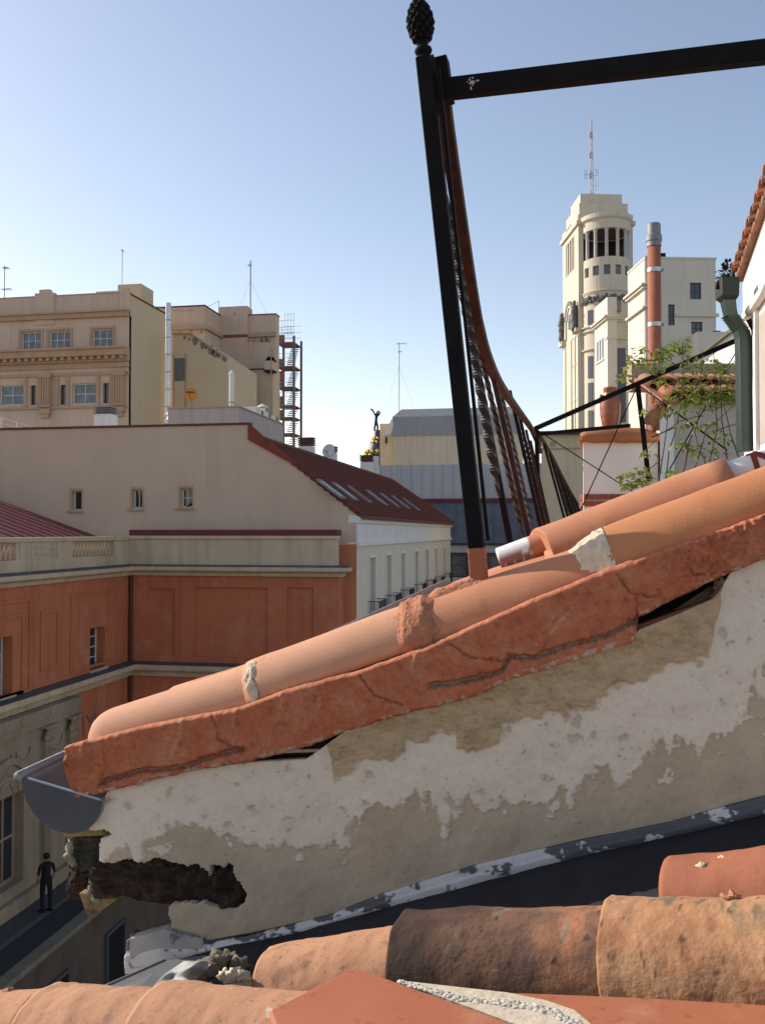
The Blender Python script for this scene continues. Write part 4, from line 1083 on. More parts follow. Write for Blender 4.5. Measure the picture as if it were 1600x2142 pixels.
q0, q1 = onX(1589, 930, XH), onX(1589, 660, XH)
MB().box(XH-.004, XH+.02, 5.6, q0.y, q0.z, q1.z).build('recess_shade', pm('shaded_recess', (.42,.38,.33), (.38,.34,.29), 3, .9, .2), hs)  # flat panel; the shade of the recess is in its colour
m = MB(); m.prism([(XH-.03, q0.y+.07, q0.z-.05), (XH-.03, q0.y, q0.z-.05), (XH-.03, q0.y, q1.z+.05), (XH-.03, q0.y+.07, q1.z+.05)], (.03, 0, 0)); m.build('window_surround', M['whitewash'], hs)
pts = [onX(1568, 662, XH), onX(1585, 640, XH), onX(1604, 612, XH)]; MB().tube([p-X3*.03 for p in pts]+[Vector((XH-.03, 5.0, pts[-1].z+.35))], .035, 8).build('cable_conduit', M['whitewash'], hs)
# eave: boards and tile ends
m = MB(); m.hexa([(XH-.05,YH+.05,zE(YH)-.10), (XH-.05,3,zE(3)-.10), (XH+.6,3,zE(3)+.05), (XH+.6,YH+.05,zE(YH)+.05), (XH-.05,YH+.05,zE(YH)-.06), (XH-.05,3,zE(3)-.06), (XH+.6,3,zE(3)+.1), (XH+.6,YH+.05,zE(YH)+.1)])
m.build('eave_board', M['clay'], hs)
tile0 = None; y = YH-.0
k = 0
while y > 3.2:
    a = Vector((XH-.09, y-.1, zE(y)-.04)); b = a+Vector((.55, 0, .2))
    m = MB(); vs = []; fs = []; n = 7
    for i, p in enumerate((a, b)):
        for j in range(n+1):
            t = math.pi*j/n
            for r in (.062-.008*i, .050-.008*i): vs.append(p+Vector((0, math.cos(t)*r, math.sin(t)*r)))
    for j in range(n):
        o = j*2; q = (n+1)*2+o
        fs += [(o, q, q+2, o+2), (o+1, o+3, q+3, q+1), (o, o+2, o+3, o+1), (q, q+1, q+3, q+2)]
    m.add(vs, fs).build('roof_tile', M['clay'] if k % 3 else M['claynew'], hs, smooth=False)
    y -= .135; k += 1
# green rain pipe with hopper head
M['green'] = pm('green_paint', (.018,.046,.036), (.011,.030,.024), 10, .38, .2, 40, spec=.6, c3=(.07,.075,.065), c3amt=.28, c3scale=14, bdist=.003)
M['greend'] = pm('dirty_green', (.018,.026,.022), (.012,.016,.014), 10, .6, .3, 40, bdist=.003)
rp = thing('rain_pipe', 'dark green square rain pipe with hopper head against the white house', 'drain pipe', at(1552, 945, 6.6))
dp = lambda px, py: at(px, py, 6.6)
def rect_ring(px, py, w, d):
    w *= .84
    c = dp(px, py); return [c+RT_*sx*w/2+Vector((-math.sin(YAW), math.cos(YAW), 0))*sy*d/2 for sx, sy in ((-1,-1),(1,-1),(1,1),(-1,1))]
def loft(rings, name, mat, par, bevel=.006):
    m = MB(); vs = [p for r in rings for p in r]; fs = []
    for i in range(len(rings)-1):
        for k in range(4): fs.append((i*4+k, i*4+(k+1) % 4, i*4+4+(k+1) % 4, i*4+4+k))
    fs += [(3,2,1,0), tuple((len(rings)-1)*4+k for k in range(4))]
    return m.add(vs, fs).build(name, mat, par, bevel=bevel)
hp = loft([rect_ring(1520, 584, .150, .15), rect_ring(1520, 586, .150, .15), rect_ring(1520, 622, .142, .15), rect_ring(1522, 630, .10, .11)], 'hopper', M['greend'], rp)
MB().bar(dp(1503, 588), dp(1499, 604), .02, .02).build('hopper_lug', M['iron'], hp)
loft([rect_ring(1521, 626, .10, .10), rect_ring(1525, 650, .085, .10), rect_ring(1529, 666, .085, .10), rect_ring(1540, 682, .10, .10), rect_ring(1550, 694, .105, .10), rect_ring(1553, 710, .105, .10), rect_ring(1554, 740, .105, .10), rect_ring(1557, 945, .105, .10)], 'pipe', M['green'], rp)
for k in range(7):
    t = k/6; loft([rect_ring(1527+18*t, 662+24*t, .112, .112), rect_ring(1528+18*t, 664.0+24*t, .112, .112)], 'elbow_rib', M['green'], rp, 0)
MB().tube([dp(1559, 668)+GE*.02, dp(1570, 690)+GE*.02, dp(1572, 760)+GE*.02, dp(1578, 930)+GE*.02], .02, 8).build('old_pipe', M['rust'], rp)

# ================================================================== chimney block, jar, small tiled roof, flue
cy = 8.5
ch = thing('chimney_block', 'whitewashed chimney with rounded terracotta coloured top behind the iron railing', 'chimney', at(1295, 1060, cy))
a, b = at(1219, 1000, cy), at(1376, 1000, cy); zt7 = at(1290, 922, cy).z; fwd = Vector((-math.sin(YAW), math.cos(YAW), 0))
bk = Vector((a.x, a.y, 0)).normalized()
MB().obox(Vector((a.x, a.y, 10.9)), b-a, bk*.6, Z3*(zt7-10.9)).build('stack', M['whitewash'], ch, bevel=.01)
m = MB(); n = 14; vs = []; fs = []
wv = b-a
for i in range(n+1):
    t = -.035+1.07*i/n
    for j, (q, hz) in enumerate(((-.05, -.02), (-.055, .05), (.1, .135), (.5, .14), (.65, .05), (.65, -.02))):
        dz = hz*(1-.35*abs(2*t-1)**3) + .014*noise.noise(Vector((i*.6, j*1.3, 0)))
        vs.append(Vector((a.x, a.y, zt7))+wv*t+bk*q+Z3*dz)
for i in range(n):
    for j in range(6): fs.append((i*6+j, i*6+(j+1) % 6, i*6+6+(j+1) % 6, i*6+6+j))
fs += [tuple(range(6)), tuple(n*6+k for k in range(6))]
m.add(vs, fs).build('cap', pm('terracotta_wash', (.42,.17,.07), (.34,.13,.055), 6, .85, .4, 40, bdist=.006), ch, smooth=True)
brk = pm('old_brick', (.30,.09,.055), (.20,.06,.04), 9, .9, .5, 50)
for r_ in range(2):
    for k in range(6):
        o = Vector((a.x, a.y, 0))+wv*(k/6+.006)+Z3*(at(1290, 1044, cy).z-.005-.062*r_)-fwd*.02
        MB().obox(o, wv*(1/6-.015), fwd*.2, Z3*.05).build('brick', brk, ch)
# glazed clay jar on the chimney
jb = at(1276, 893, cy+.3)
jr = thing('clay_jar', 'glazed brown clay jar standing upside on the chimney top', 'jar', jb)
jm = pm('glazed_clay', (.33,.105,.05), (.22,.065,.032), 9, .32, .25, 25, spec=.6, c3=(.42,.19,.06), c3amt=.36, c3scale=5, bdist=.008, stretch=(1,1,3))
k = (cy+.3)/FPX
prof = [(15,-6),(17,4),(20,20),(21.5,38),(21,50),(18.5,60),(14.5,66),(13,72),(14,77),(14.5,82),(13,83),(10,80)]
ribs = []
for i in range(len(prof)-1):
    for q in range(3): t = q/3; ribs.append(((prof[i][0]*(1-t)+prof[i+1][0]*t+(.5 if q == 1 else 0))*k, (prof[i][1]*(1-t)+prof[i+1][1]*t)*k))
MB().lathe(jb, ribs+[(14*k, 76*k)], 28).build('body', jm, jr, smooth=True)
m = MB(); hx = jb-RT_*16*k
m.tube([hx+Z3*62*k+RT_*3*k, hx+Z3*66*k-RT_*4*k, hx+Z3*60*k-RT_*6*k, hx+Z3*50*k-RT_*5*k], 3.2*k, 7); m.build('handle', jm, jr, smooth=True)
# tiled lean-to with whitewashed wall
RD = 8.6
sr = thing('small_tiled_roof', 'whitewashed garden wall with old clay tile coping behind the vine', 'wall', at(1470, 980, RD))
a, b = at(1398, 850, RD), at(1620, 850, RD); wv = b-a; zwt_ = at(1450, 842, RD).z
MB().obox(Vector((a.x, a.y, 10.8)), wv, fwd*.4, Z3*(zwt_-10.8)).build('wall', pm('grey_white_render', (.52,.48,.41), (.46,.42,.36), 3, .9, .3, 20), sr)
zrd = at(1450, 768, RD+1.0).z
MB().obox(Vector((a.x, a.y, 0))+fwd*.9+Z3*(zrd-.25)-RT_*.1, wv+RT_*.1, fwd*.2, Z3*.27).build('ridge', pm('mortar_ridge', (.40,.33,.24), (.32,.26,.19), 6, .95, .5, 30), sr)
MB().hexa([Vector((p.x, p.y, 0))+Z3*z+fwd*q for z, dz in ((0,0),) for p, q, z in ((a-RT_*.08,-.06,zwt_-.02), (b,-.06,zwt_-.02), (b,.95,zrd-.16), (a-RT_*.08,.95,zrd-.16), (a-RT_*.08,-.06,zwt_+.02), (b,-.06,zwt_+.02), (b,.95,zrd-.1), (a-RT_*.08,.95,zrd-.1))]).build('roof_bed', M['clay'], sr)
def halftile(p, q, r0, r1, th, up, name, mat, par, n=9, a0=0., a1=math.pi, jit=0, seed=0, cap=False, segs=1, smooth=True, colfn=None, rfn=None):
    """half-round clay tile from p to q, crest along up"""
    p, q = Vector(p), Vector(q); d = (q-p).normalized(); up = (Vector(up)-d*Vector(up).dot(d)).normalized(); sd_ = d.cross(up)
    vs = []; fs = []; S = segs+1; cl = [] if colfn else None
    for i in range(S):
        t = i/segs; c = p.lerp(q, t); r = r0+(r1-r0)*t
        for j in range(n+1):
            a = a0+(a1-a0)*j/n
            if colfn: k_ = colfn(t, j/n); cl += [k_, k_]
            if rfn: r = (r0+(r1-r0)*t)*rfn(t, j/n)
            for rr in (r, r-th):
                v = c+(sd_*math.cos(a)+up*math.sin(a))*rr
                if jit: v = v+(sd_*math.cos(a)+up*math.sin(a))*jit*noise.fractal(v*14+Vector((seed*7.7, 0, 0)), 1, 2, 4)
                vs.append(v)
    W = (n+1)*2
    for i in range(segs):
        for j in range(n):
            o = i*W+j*2; q2 = o+W
            fs += [(o, q2, q2+2, o+2), (o+1, o+3, q2+3, q2+1)]
        fs += [(i*W, i*W+1, i*W+W+1, i*W+W), (i*W+2*n, i*W+W+2*n, i*W+W+2*n+1, i*W+2*n+1)]
    for base in (0, segs*W):
        for j in range(n): o = base+j*2; fs.append((o, o+2, o+3, o+1))
    m = MB().add(vs, fs)
    if cap:
        c = len(m.v); m.v.append(p.copy()); 
        for j in range(n): m.f.append((c, j*2, j*2+2))
    if cl and cap: cl.append(cl[0])
    return m.build(name, mat, par, smooth=smooth, cols=cl)
nt_ = 9
for i in range(nt_):
    for row in range(2):
        o = Vector((a.x, a.y, 0))+wv*((i+.5)/nt_)-RT_*(.06*row)
        p = o-fwd*(.12-.42*row)+Z3*(zwt_+.02+(zrd-zwt_-.1)*.42*row); q = o+fwd*(.36+.42*row)+Z3*(zwt_+(zrd-zwt_-.1)*(.40+.42*row))
        halftile(p, q, .092, .075, .014, (0,0,1), 'roof_tile', M['clay'] if (i*3+row) % 4 else M['claynew'], sr, n=8, jit=.006, seed=i+row*20)
# white bright garden wall with raking top behind
bw = thing('raking_wall', 'sunlit white wall with raking top between the flue and the rain pipe', 'wall', at(1450, 800, 11))
n_ = Vector((-.80,-.60,0)); pp = at(1390, 790, 11.5)
P = [onP(px, py, pp, n_) for px, py in ((1376,798), (1400,784), (1470,744), (1526,700), (1545,690))]
lo_ = [Vector((p.x, p.y, 11.0)) for p in P]
MB().prism(lo_[:1]+P+lo_[-1:], Vector((.8,.6,0))*.3).build('wall', M['whitewash'], bw)
up_ = [p+Z3*.02 for p in P]; m = MB()
for i in range(len(P)-1): m.bar(up_[i]+Vector((.8,.6,0))*.13, up_[i+1]+Vector((.8,.6,0))*.13, .36, .04)
m.build('coping', M['kerb'], bw)
m = MB(); 
bl_ = thing('whitewashed_pier', 'narrow sunlit whitewashed pier beneath the tile coping', 'wall', at(1392, 990, 8.3))
p1, p2 = at(1380, 1000, 8.25), at(1400, 1000, 8.55)
MB().prism([Vector((p1.x,p1.y,10.8)), Vector((p2.x,p2.y,10.8)), Vector((p2.x,p2.y,at(1400,858,8.55).z)), Vector((p1.x,p1.y,at(1380,880,8.25).z))], fwd*.12+RT_*.1).build('wall', M['whitewash'], bl_)
# clay channel stack beside the jar
cs = thing('clay_pot_stack', 'broken clay tile chimney pot leaning beside the upright of the railing', 'chimney pot', at(1375, 905, 8.7))
for i, (px0, py0, px1, py1, r) in enumerate(((1358,895,1372,852,.075), (1383,905,1386,845,.085), (1372,850,1392,842,.06))):
    halftile(at(px0, py0, 8.7), at(px1, py1, 8.75), r, r*.95, .014, -fwd+RT_*.3*(i-1), 'clay_tile', M['clay'], cs, n=8, jit=.006, seed=i)
# brick coloured flue
fd = 10.0; fb_ = at(1369, 790, fd); ft = at(1367, 516, fd); r = .070
fl_ = thing('terracotta_flue', 'tall terracotta flue with steel straps and metal cowl', 'flue', Vector((fb_.x, fb_.y, 11.0)))
tm = pm('terracotta_flue', (.40,.15,.085), (.30,.105,.06), 20, .8, .5, 60, bdist=.004, c3=(.22,.08,.05), c3amt=.4, c3scale=40, stretch=(1,1,2.2))
MB().tube([(fb_.x, fb_.y, 11.0), (fb_.x, fb_.y, ft.z)], r, 20).build('pipe', tm, fl_, smooth=True)
for py in (566, 680):
    z = at(1367, py, fd).z; MB().lathe((fb_.x, fb_.y, z-.02), [(r*1.06,0),(r*1.06,.045)], 20).build('strap', M['steel'], fl_)
    MB().bar((fb_.x+r, fb_.y, z), (fb_.x+r*1.35, fb_.y, z), .03, .03).build('strap_bolt', M['zinc'], fl_)
zc_ = ft.z
MB().lathe((fb_.x, fb_.y, zc_), [(r*1.1,0),(r*1.1,.05),(r*1.22,.06),(r*1.22,.11),(r*1.05,.13),(r*1.02,.24),(r*.9,.25),(r*.85,.2)], 20).build('cowl', M['zinc'], fl_, smooth=False)

# ================================================================== climbing vine
vd = 7.3
vine = thing('climbing_vine', 'climbing vine with bare stems and fresh green leaves over the railing', 'vine', at(1470, 1000, vd))
stem = pm('vine_stem', (.11,.075,.05), (.07,.048,.034), 20, .9, .4, 60)
rnd = random.Random(11)
tips = []
def stemline(pts, r0, r1, depth=vd):
    P = [at(x, y, depth+rnd.uniform(-.12, .12)) for x, y in pts]
    Q = [P[0]]
    for i in range(1, len(P)):
        for s_ in (1, 2, 3): Q.append(P[i-1].lerp(P[i], s_/3)+Vector([rnd.uniform(-.008, .008) for _ in range(3)]))
    m = MB(); m.tube(Q, [r0+(r1-r0)*i/(len(Q)-1) for i in range(len(Q))], 5); m.build('stem', stem, vine); return Q
S = [[(1390,1010),(1400,940),(1420,860),(1430,770)], [(1425,1000),(1440,930),(1462,870),(1466,790),(1470,730)], [(1480,985),(1500,900),(1497,830),(1492,740)],
     [(1520,960),(1508,880),(1504,790)], [(1545,960),(1520,880),(1500,800)], [(1440,1010),(1478,900),(1530,850)], [(1370,1040),(1385,960),(1395,880),(1400,800)],
     [(1470,870),(1420,880),(1380,910),(1340,950)], [(1470,860),(1520,840),(1570,828)], [(1430,770),(1390,750),(1350,755),(1305,755)], [(1420,800),(1380,790),(1340,770),(1318,745)],
     [(1430,770),(1428,735),(1425,712)], [(1466,790),(1500,770),(1540,790)], [(1385,960),(1350,985),(1310,1000)], [(1370,1000),(1340,1000),(1300,1020)], [(1500,900),(1560,880),(1590,820)],
     [(1462,870),(1440,830),(1410,800)], [(1480,985),(1450,900),(1410,830)], [(1504,790),(1530,760),(1560,740)], [(1395,880),(1370,840),(1355,800)]]
leafpts = []
for i, s_ in enumerate(S):
    Q = stemline(s_, .0065 if i < 7 else .004, .0025); leafpts.append(Q)
# small leaves: pointed ovals folded along the rib
lv = MB()
def leaf(c, d, size, rn):
    d = d.normalized(); s2 = d.cross(Vector((rn.uniform(-.4,.4), rn.uniform(-.4,.4), 1))).normalized(); nn = s2.cross(d)
    fold = rn.uniform(.1, .45); w = size*.36
    pts = [c, c+d*size*.35+s2*w+nn*fold*w, c+d*size*.75+s2*w*.7+nn*fold*w*.6, c+d*size-nn*size*.12, c+d*size*.75-s2*w*.7+nn*fold*w*.6, c+d*size*.35-s2*w+nn*fold*w, c+d*size*.5]
    lv.add(pts, [(0,1,6), (1,2,6), (2,3,6), (3,4,6), (4,5,6), (5,0,6)])
clusters = [((1340,745),26,34), ((1390,735),22,40), ((1425,722),20,34), ((1372,765),22,30), ((1450,760),26,28), ((1300,790),14,18), ((1312,770),8,10), ((1480,770),30,34), ((1515,775),24,26), ((1540,800),20,20),
            ((1440,800),24,34), ((1420,830),26,34), ((1470,815),24,30), ((1495,840),26,34), ((1525,825),20,26), ((1440,845),24,24), ((1555,835),18,26), ((1575,828),12,14), ((1400,860),16,14), ((1350,860),10,8),
            ((1440,890),18,16), ((1500,915),22,24), ((1455,940),22,26), ((1420,930),14,12), ((1490,950),18,16), ((1320,1000),24,30), ((1345,985),16,20), ((1310,1015),14,14), ((1350,1010),16,16), ((1355,950),10,8), ((1400,990),14,12), ((1480,890),16,12), ((1385,800),16,14), ((1335,760),14,12)]
for (cx, cyy), rad, n in clusters:
    for k in range(int(n*1.35)):
        a_ = rnd.uniform(0, 6.28); rr_ = rad*math.sqrt(rnd.random())
        c = at(cx+math.cos(a_)*rr_*1.15, cyy+math.sin(a_)*rr_*.7, vd+rnd.uniform(-.16, .16))
        leaf(c, Vector((rnd.uniform(-1,1), rnd.uniform(-1,1), rnd.uniform(-.9,.35))), rnd.uniform(.030, .060), rnd)
mleaf, t_, b_ = newmat('young_leaf'); N_ = t_.nodes; L_ = t_.links
g = N_.new('ShaderNodeNewGeometry'); cr = N_.new('ShaderNodeValToRGB')
cr.color_ramp.elements[0].color = (.07,.12,.018,1); cr.color_ramp.elements[1].color = (.30,.36,.07,1)
L_.new(g.outputs['Random Per Island'], cr.inputs[0]); L_.new(cr.outputs[0], b_.inputs['Base Color']); b_.inputs['Roughness'].default_value = .5
tr = N_.new('ShaderNodeBsdfTranslucent'); L_.new(cr.outputs[0], tr.inputs[0]); mx = N_.new('ShaderNodeMixShader'); mx.inputs[0].default_value = .4
L_.new(b_.outputs[0], mx.inputs[1]); L_.new(tr.outputs[0], mx.inputs[2]); L_.new(mx.outputs[0], N_['Material Output'].inputs[0])
o = lv.build('foliage', mleaf, vine, keepn=True); o['kind'] = 'stuff'

sh_ = thing('dark_shrub', 'small dark shrub showing above the hopper head', 'shrub', at(1522, 600, 9.5))
m = MB(); rr2 = random.Random(4); lv, old = m, lv
for k in range(160):
    d = Vector((rr2.gauss(0,1), rr2.gauss(0,1), rr2.gauss(0,1))); leaf(at(1521, 570, 9.5)+d*.035, d, rr2.uniform(.03,.06), rr2)
o = m.build('foliage', pm('dark_leaf', (.025,.04,.018), (.015,.025,.012), 9, .6, 0), sh_, keepn=True); o['kind'] = 'stuff'
MB().tube([at(1522, 640, 9.5), at(1521, 570, 9.5)], .008, 5).build('trunk', stem, sh_)
# ================================================================== raking truss railing behind
tr_ = thing('truss_railing', 'raking black iron railing with crossed flat braces in front of the chimney', 'railing', at(1333, 1010, 7.85))
J = cw(1.32, 8.0, .897); tdir = cw(math.sin(R(75)), -math.cos(R(75)), 0)-cw(0,0,0); tn = tdir.cross(Z3)
TP = lambda px, py, off=0: onP(px, py, J+tn*off, tn)
for (p, q, w, h_, nm) in (((1118,897),(1560,703),.035,.048,'top_rail'), ((1116,909),(1318,890),.03,.026,'level_bar'), ((1333,806),(1357,1012),.04,.04,'upright'), ((1122,900),(1126,1090),.035,.035,'corner_post'),
                        ((1330,812),(1216,1062),.008,.03,'brace'), ((1124,900),(1325,1030),.008,.03,'brace'), ((1338,808),(1420,868),.008,.03,'brace'), ((1420,868),(1520,942),.01,.034,'brace'),
                        ((1540,735),(1480,832),.008,.03,'brace'), ((1475,850),(1395,990),.01,.04,'brace'), ((1362,915),(1415,892),.008,.03,'brace'), ((1216,1062),(1210,1075),.008,.03,'brace')):
    off = .012*(len(tr_.children) % 3)
    MB().bar(TP(*p, off), TP(*q, off), w, h_, tn).build(nm, M['iron'], tr_)
# ================================================================== foreground party wall (vertical plane)
WO = cw(0, 2.0, 0); WT = (cw(math.cos(R(15)), -math.sin(R(15)), 0)-cw(0,0,0)).normalized(); WN = Z3.cross(WT).normalized()   # WN points away from the camera
def FW(px, py, off=0.): return onP(px, py, WO+WN*off, WN)
def interp(tab, x):
    if x <= tab[0][0]: return tab[0][1]
    for (a, b), (c, d) in zip(tab, tab[1:]):
        if x <= c: return b+(d-b)*(x-a)/(c-a)
    return tab[-1][1]
def inpoly(x, y, P):
    r = False; n = len(P)
    for i in range(n):
        (a, b), (c, d) = P[i], P[(i+1) % n]
        if (b > y) != (d > y) and x < (c-a)*(y-b)/(d-b)+a: r = not r
    return r
fN = lambda x, y, s, o=4, seed=0: noise.fractal(Vector((x*s, y*s, seed*5.3)), 1.0, 2.0, o)
sst = lambda a, b, x: min(1, max(0, (x-a)/(b-a)))
mix3 = lambda a, b, t: tuple(p*(1-t)+q*t for p, q in zip(a, b))

MTOP = [(150,1556),(300,1516),(500,1478),(610,1438),(760,1398),(890,1352),(1000,1302),(1100,1257),(1200,1217),(1270,1187),(1400,1145),(1500,1110),(1600,1072),(1760,1010)]
MBOT = [(150,1600),(172,1665),(240,1650),(330,1627),(420,1605),(520,1590),(640,1560),(735,1524),(850,1490),(960,1464),(1045,1434),(1062,1420),(1180,1385),(1329,1337),(1333,1290),(1420,1247),(1500,1207),(1600,1167),(1760,1105)]
WTOP = [(190,1660),(240,1642),(330,1619),(390,1608),(440,1604),(520,1594),(640,1588),(655,1578),(735,1520),(850,1478),(960,1450),(1045,1420),(1180,1372),(1325,1328),(1335,1316),(1420,1282),(1488,1252),(1500,1240),(1535,1185),(1600,1155),(1760,1090)]
WBOT = [(180,1930),(268,1940),(275,1966),(340,1950),(430,1968),(520,1952),(690,1915),(800,1872),(1000,1812),(1200,1764),(1400,1722),(1600,1668),(1760,1628)]
LEFT = [(1640,238),(1690,205),(1735,188),(1738,232),(1745,232),(1750,212),(1800,210),(1812,240)]
HOLE = [(60,1736),(232,1736),(232,1748),(211,1752),(209,1802),(245,1806),(270,1796),(300,1802),(335,1797),(365,1806),(392,1810),(415,1806),(432,1820),(440,1832),(438,1812),(455,1806),(470,1812),(478,1803),(489,1808),(488,1832),(503,1842),(513,1868),(513,1890),(490,1902),(455,1898),(430,1890),(370,1892),(350,1898),(357,1920),(360,1944),(272,1960),(60,2000)]
pw = thing('party_wall', 'crumbling plastered party wall with peeling white paint under the red tile verge', 'wall', FW(900, 2000))
CW_, CB_, CT_, CG_ = (.68,.59,.485), (.49,.395,.28), (.47,.355,.22), (.17,.13,.09)
WLT = [(180,.50),(280,.52),(400,.60),(600,.55),(800,.43),(1000,.35),(1200,.32),(1400,.30),(1500,.36),(1600,.43),(1760,.5)]
TNT = [(600,.80),(700,.77),(800,.75),(1000,.69),(1200,.67),(1400,.74),(1500,.74),(1760,.8)]
m = MB(); cols = []; idx = {}
st_ = 3
xs_ = list(range(180, 1761, st_)); NV = 150
for i, px in enumerate(xs_):
    t0, b0 = interp(WTOP, px), interp(WBOT, px)
    for j in range(NV+1):
        v = 1-j/NV; py = t0+(b0-t0)*(1-v)
        n1 = fN(px, py, .009, 6, 1); n2 = fN(px, py, .03, 6, 2); n3 = fN(px, py, .12, 4, 3)
        # tan scratch coat below the verge, white limewash, bare beige plaster
        xm = sst(640, 700, px)
        tan_e = interp(TNT, px)+.09*n1+.05*n2+(.10 if 850 < px < 955 else 0)+(1-xm)*1.0+sst(1480,1560,px)*.6
        tan = sst(-.012, .012, v-tan_e)
        drip = .10*fN(px, 0, .022, 4, 7)+.035*fN(px, py*.3, .08, 3, 8)
        wl = interp(WLT, px)+drip*.85+.15*n1+.02*n3
        white = sst(-.014, .014, v-wl)
        if n2 > .6 and white > 0: white *= .35
        if n2 < -.60 and v > wl-.14: white = max(white, .8)
        c = mix3(mix3(CB_, (.43,.345,.245), sst(-.4,.6,n1)), mix3(CW_, (.62,.535,.435), sst(-.1,.7,n2)), white)
        c = mix3(c, mix3(CT_, (.37,.275,.165), sst(-.3,.6,n2)), tan)
        if n3 > .72: c = mix3(c, CG_, .5)
        d = .0045*white+.009*tan*(.8+.5*n2+.4*n3)+.001*n2+.005*n1
        if tan and v > .9: d += .01*sst(.9, 1, v)
        P = FW(px, py, .0)-WN*d
        m.v.append(P); cols.append(c)
W_ = NV+1
hx = lambda px, py: inpoly(px+5*fN(px,py,.06,3,11), py+5*fN(px,py,.06,3,12), HOLE) or px < interp(LEFT, py) and py < 1820
for i in range(len(xs_)-1):
    for j in range(NV):
        px = xs_[i]+st_/2; t0, b0 = interp(WTOP, px), interp(WBOT, px); py = t0+(b0-t0)*(j+.5)/NV
        if hx(px, py): continue
        m.f.append((i*W_+j, i*W_+j+1, (i+1)*W_+j+1, (i+1)*W_+j))
cols = prune(m, cols); thicken(m, WN*.035)
o = m.build('plaster_face', vcol('peeling_plaster', .92, 220, .25, .002, .10, 90), pw, smooth=True, cols=cols+cols, keepn=True)
# remove stray verts handled by modifier; masonry core behind the plaster
core = [(345,1965),(520,1945),(800,1868),(1200,1760),(1600,1664),(1760,1624),(1760,1100),(1540,1190),(1335,1325),(1045,1432),(735,1535),(655,1590),(520,1830),(520,1905),(370,1905)]
MB().prism([FW(x, y, .035) for x, y in core], WN*.30).build('masonry_core', pm('rubble_mortar', (.22,.17,.11), (.12,.09,.06), 18, .95, .8, 50, bdist=.02), pw)
MB().prism([FW(x, y, .05) for x, y in ((225,1655),(400,1600),(650,1590),(650,1700),(520,1800),(230,1800))], WN*.2).build('upper_core', pm('dark_rubble', (.10,.08,.06), (.05,.04,.03), 18, .95, .8, 50), pw)
# near-black panels paint the shade in the gaps under the verge
MB().prism([FW(x, y, .07) for x, y in ((400,1612),(735,1540),(735,1500),(400,1580))], WN*.05).build('gap_shade', M['dark'], pw)
MB().prism([FW(x, y, .07) for x, y in ((1325,1345),(1540,1240),(1540,1180),(1325,1270))], WN*.05).build('gap_shade', M['dark'], pw)
# broken flat tile lying in the upper gap
MB().prism([FW(x, y, -.004) for x, y in ((1331,1326),(1486,1266),(1497,1250),(1332,1308))], WN*.10).build('broken_tile', pm('broken_red_tile', (.30,.10,.06), (.20,.075,.05), 20, .9, .5, 60, c3=(.42,.38,.32), c3amt=.34, c3scale=22), pw, bevel=.003)
for k, (px, py, s) in enumerate(((1505,1222,13), (1516,1240,10), (1495,1248,8), (1528,1215,9))):
    MB().ball(FW(px, py, .01), s*.00105, 12, 8, (1,1,1.1), .9, k).build('rubble_lump', pm('rubble_lump', (.27,.20,.13), (.15,.11,.07), 60, .95, .9, 120), pw)
# painted metal flashing along the foot of the wall
FB = [(272,2030),(360,2012),(470,1982),(640,1948),(800,1902),(1000,1850),(1200,1796),(1400,1752),(1600,1705),(1760,1668)]
FT = [(272,1962),(340,1950),(430,1972),(520,1955),(690,1912),(800,1868),(1000,1806),(1200,1758),(1400,1717),(1600,1662),(1760,1622)]
m = MB(); cols = []; xs2 = list(range(272, 1761, 4)); NF = 14
for px in xs2:
    t0, b0 = interp(FT, px), interp(FB, px)
    for j in range(NF+1):
        v = j/NF; py = t0+(b0-t0)*v
        n1 = fN(px*.45, py*1.2, .03, 6, 31); n2 = fN(px, py, .12, 4, 32)
        bare = sst(-.03, .03, n1*.9+.30*n2+(.24 if px > 1180 else -.10)-.30*sst(.25,.75,v)*(1 if px < 1200 else .2)+(.10 if px > 1450 else 0)-.04)
        c = mix3((.55,.54,.53), (.095,.098,.105), bare)
        d = .012+.004*math.sin(v*3.1)+.003*n1 + (.008 if v > .42 else 0)*(1-sst(330,420,px)*.6)
        m.v.append(FW(px, py, 0)-WN*d); cols.append(c)
for i in range(len(xs2)-1):
    for j in range(NF): a = i*(NF+1)+j; m.f.append((a, a+1, a+NF+2, a+NF+1))
thicken(m, WN*.012)
o = m.build('flashing', vcol('painted_flashing', .7, 120, .2, .002, .12, 60), pw, smooth=True, cols=cols+cols, keepn=True)
# box end of the flashing
MB().prism([FW(272, 2028, -.024), FW(272, 1964, -.024), FW(345, 1945, -.018), FW(425, 1966, -.014), FW(425, 1990, -.016), FW(345, 2012, -.02)], WN*.035).build('flashing_end', pm('white_flaking_paint', (.40,.385,.36), (.30,.29,.27), 12, .7, .2, 40, c3=(.12,.12,.125), c3amt=.42, c3scale=16), pw)
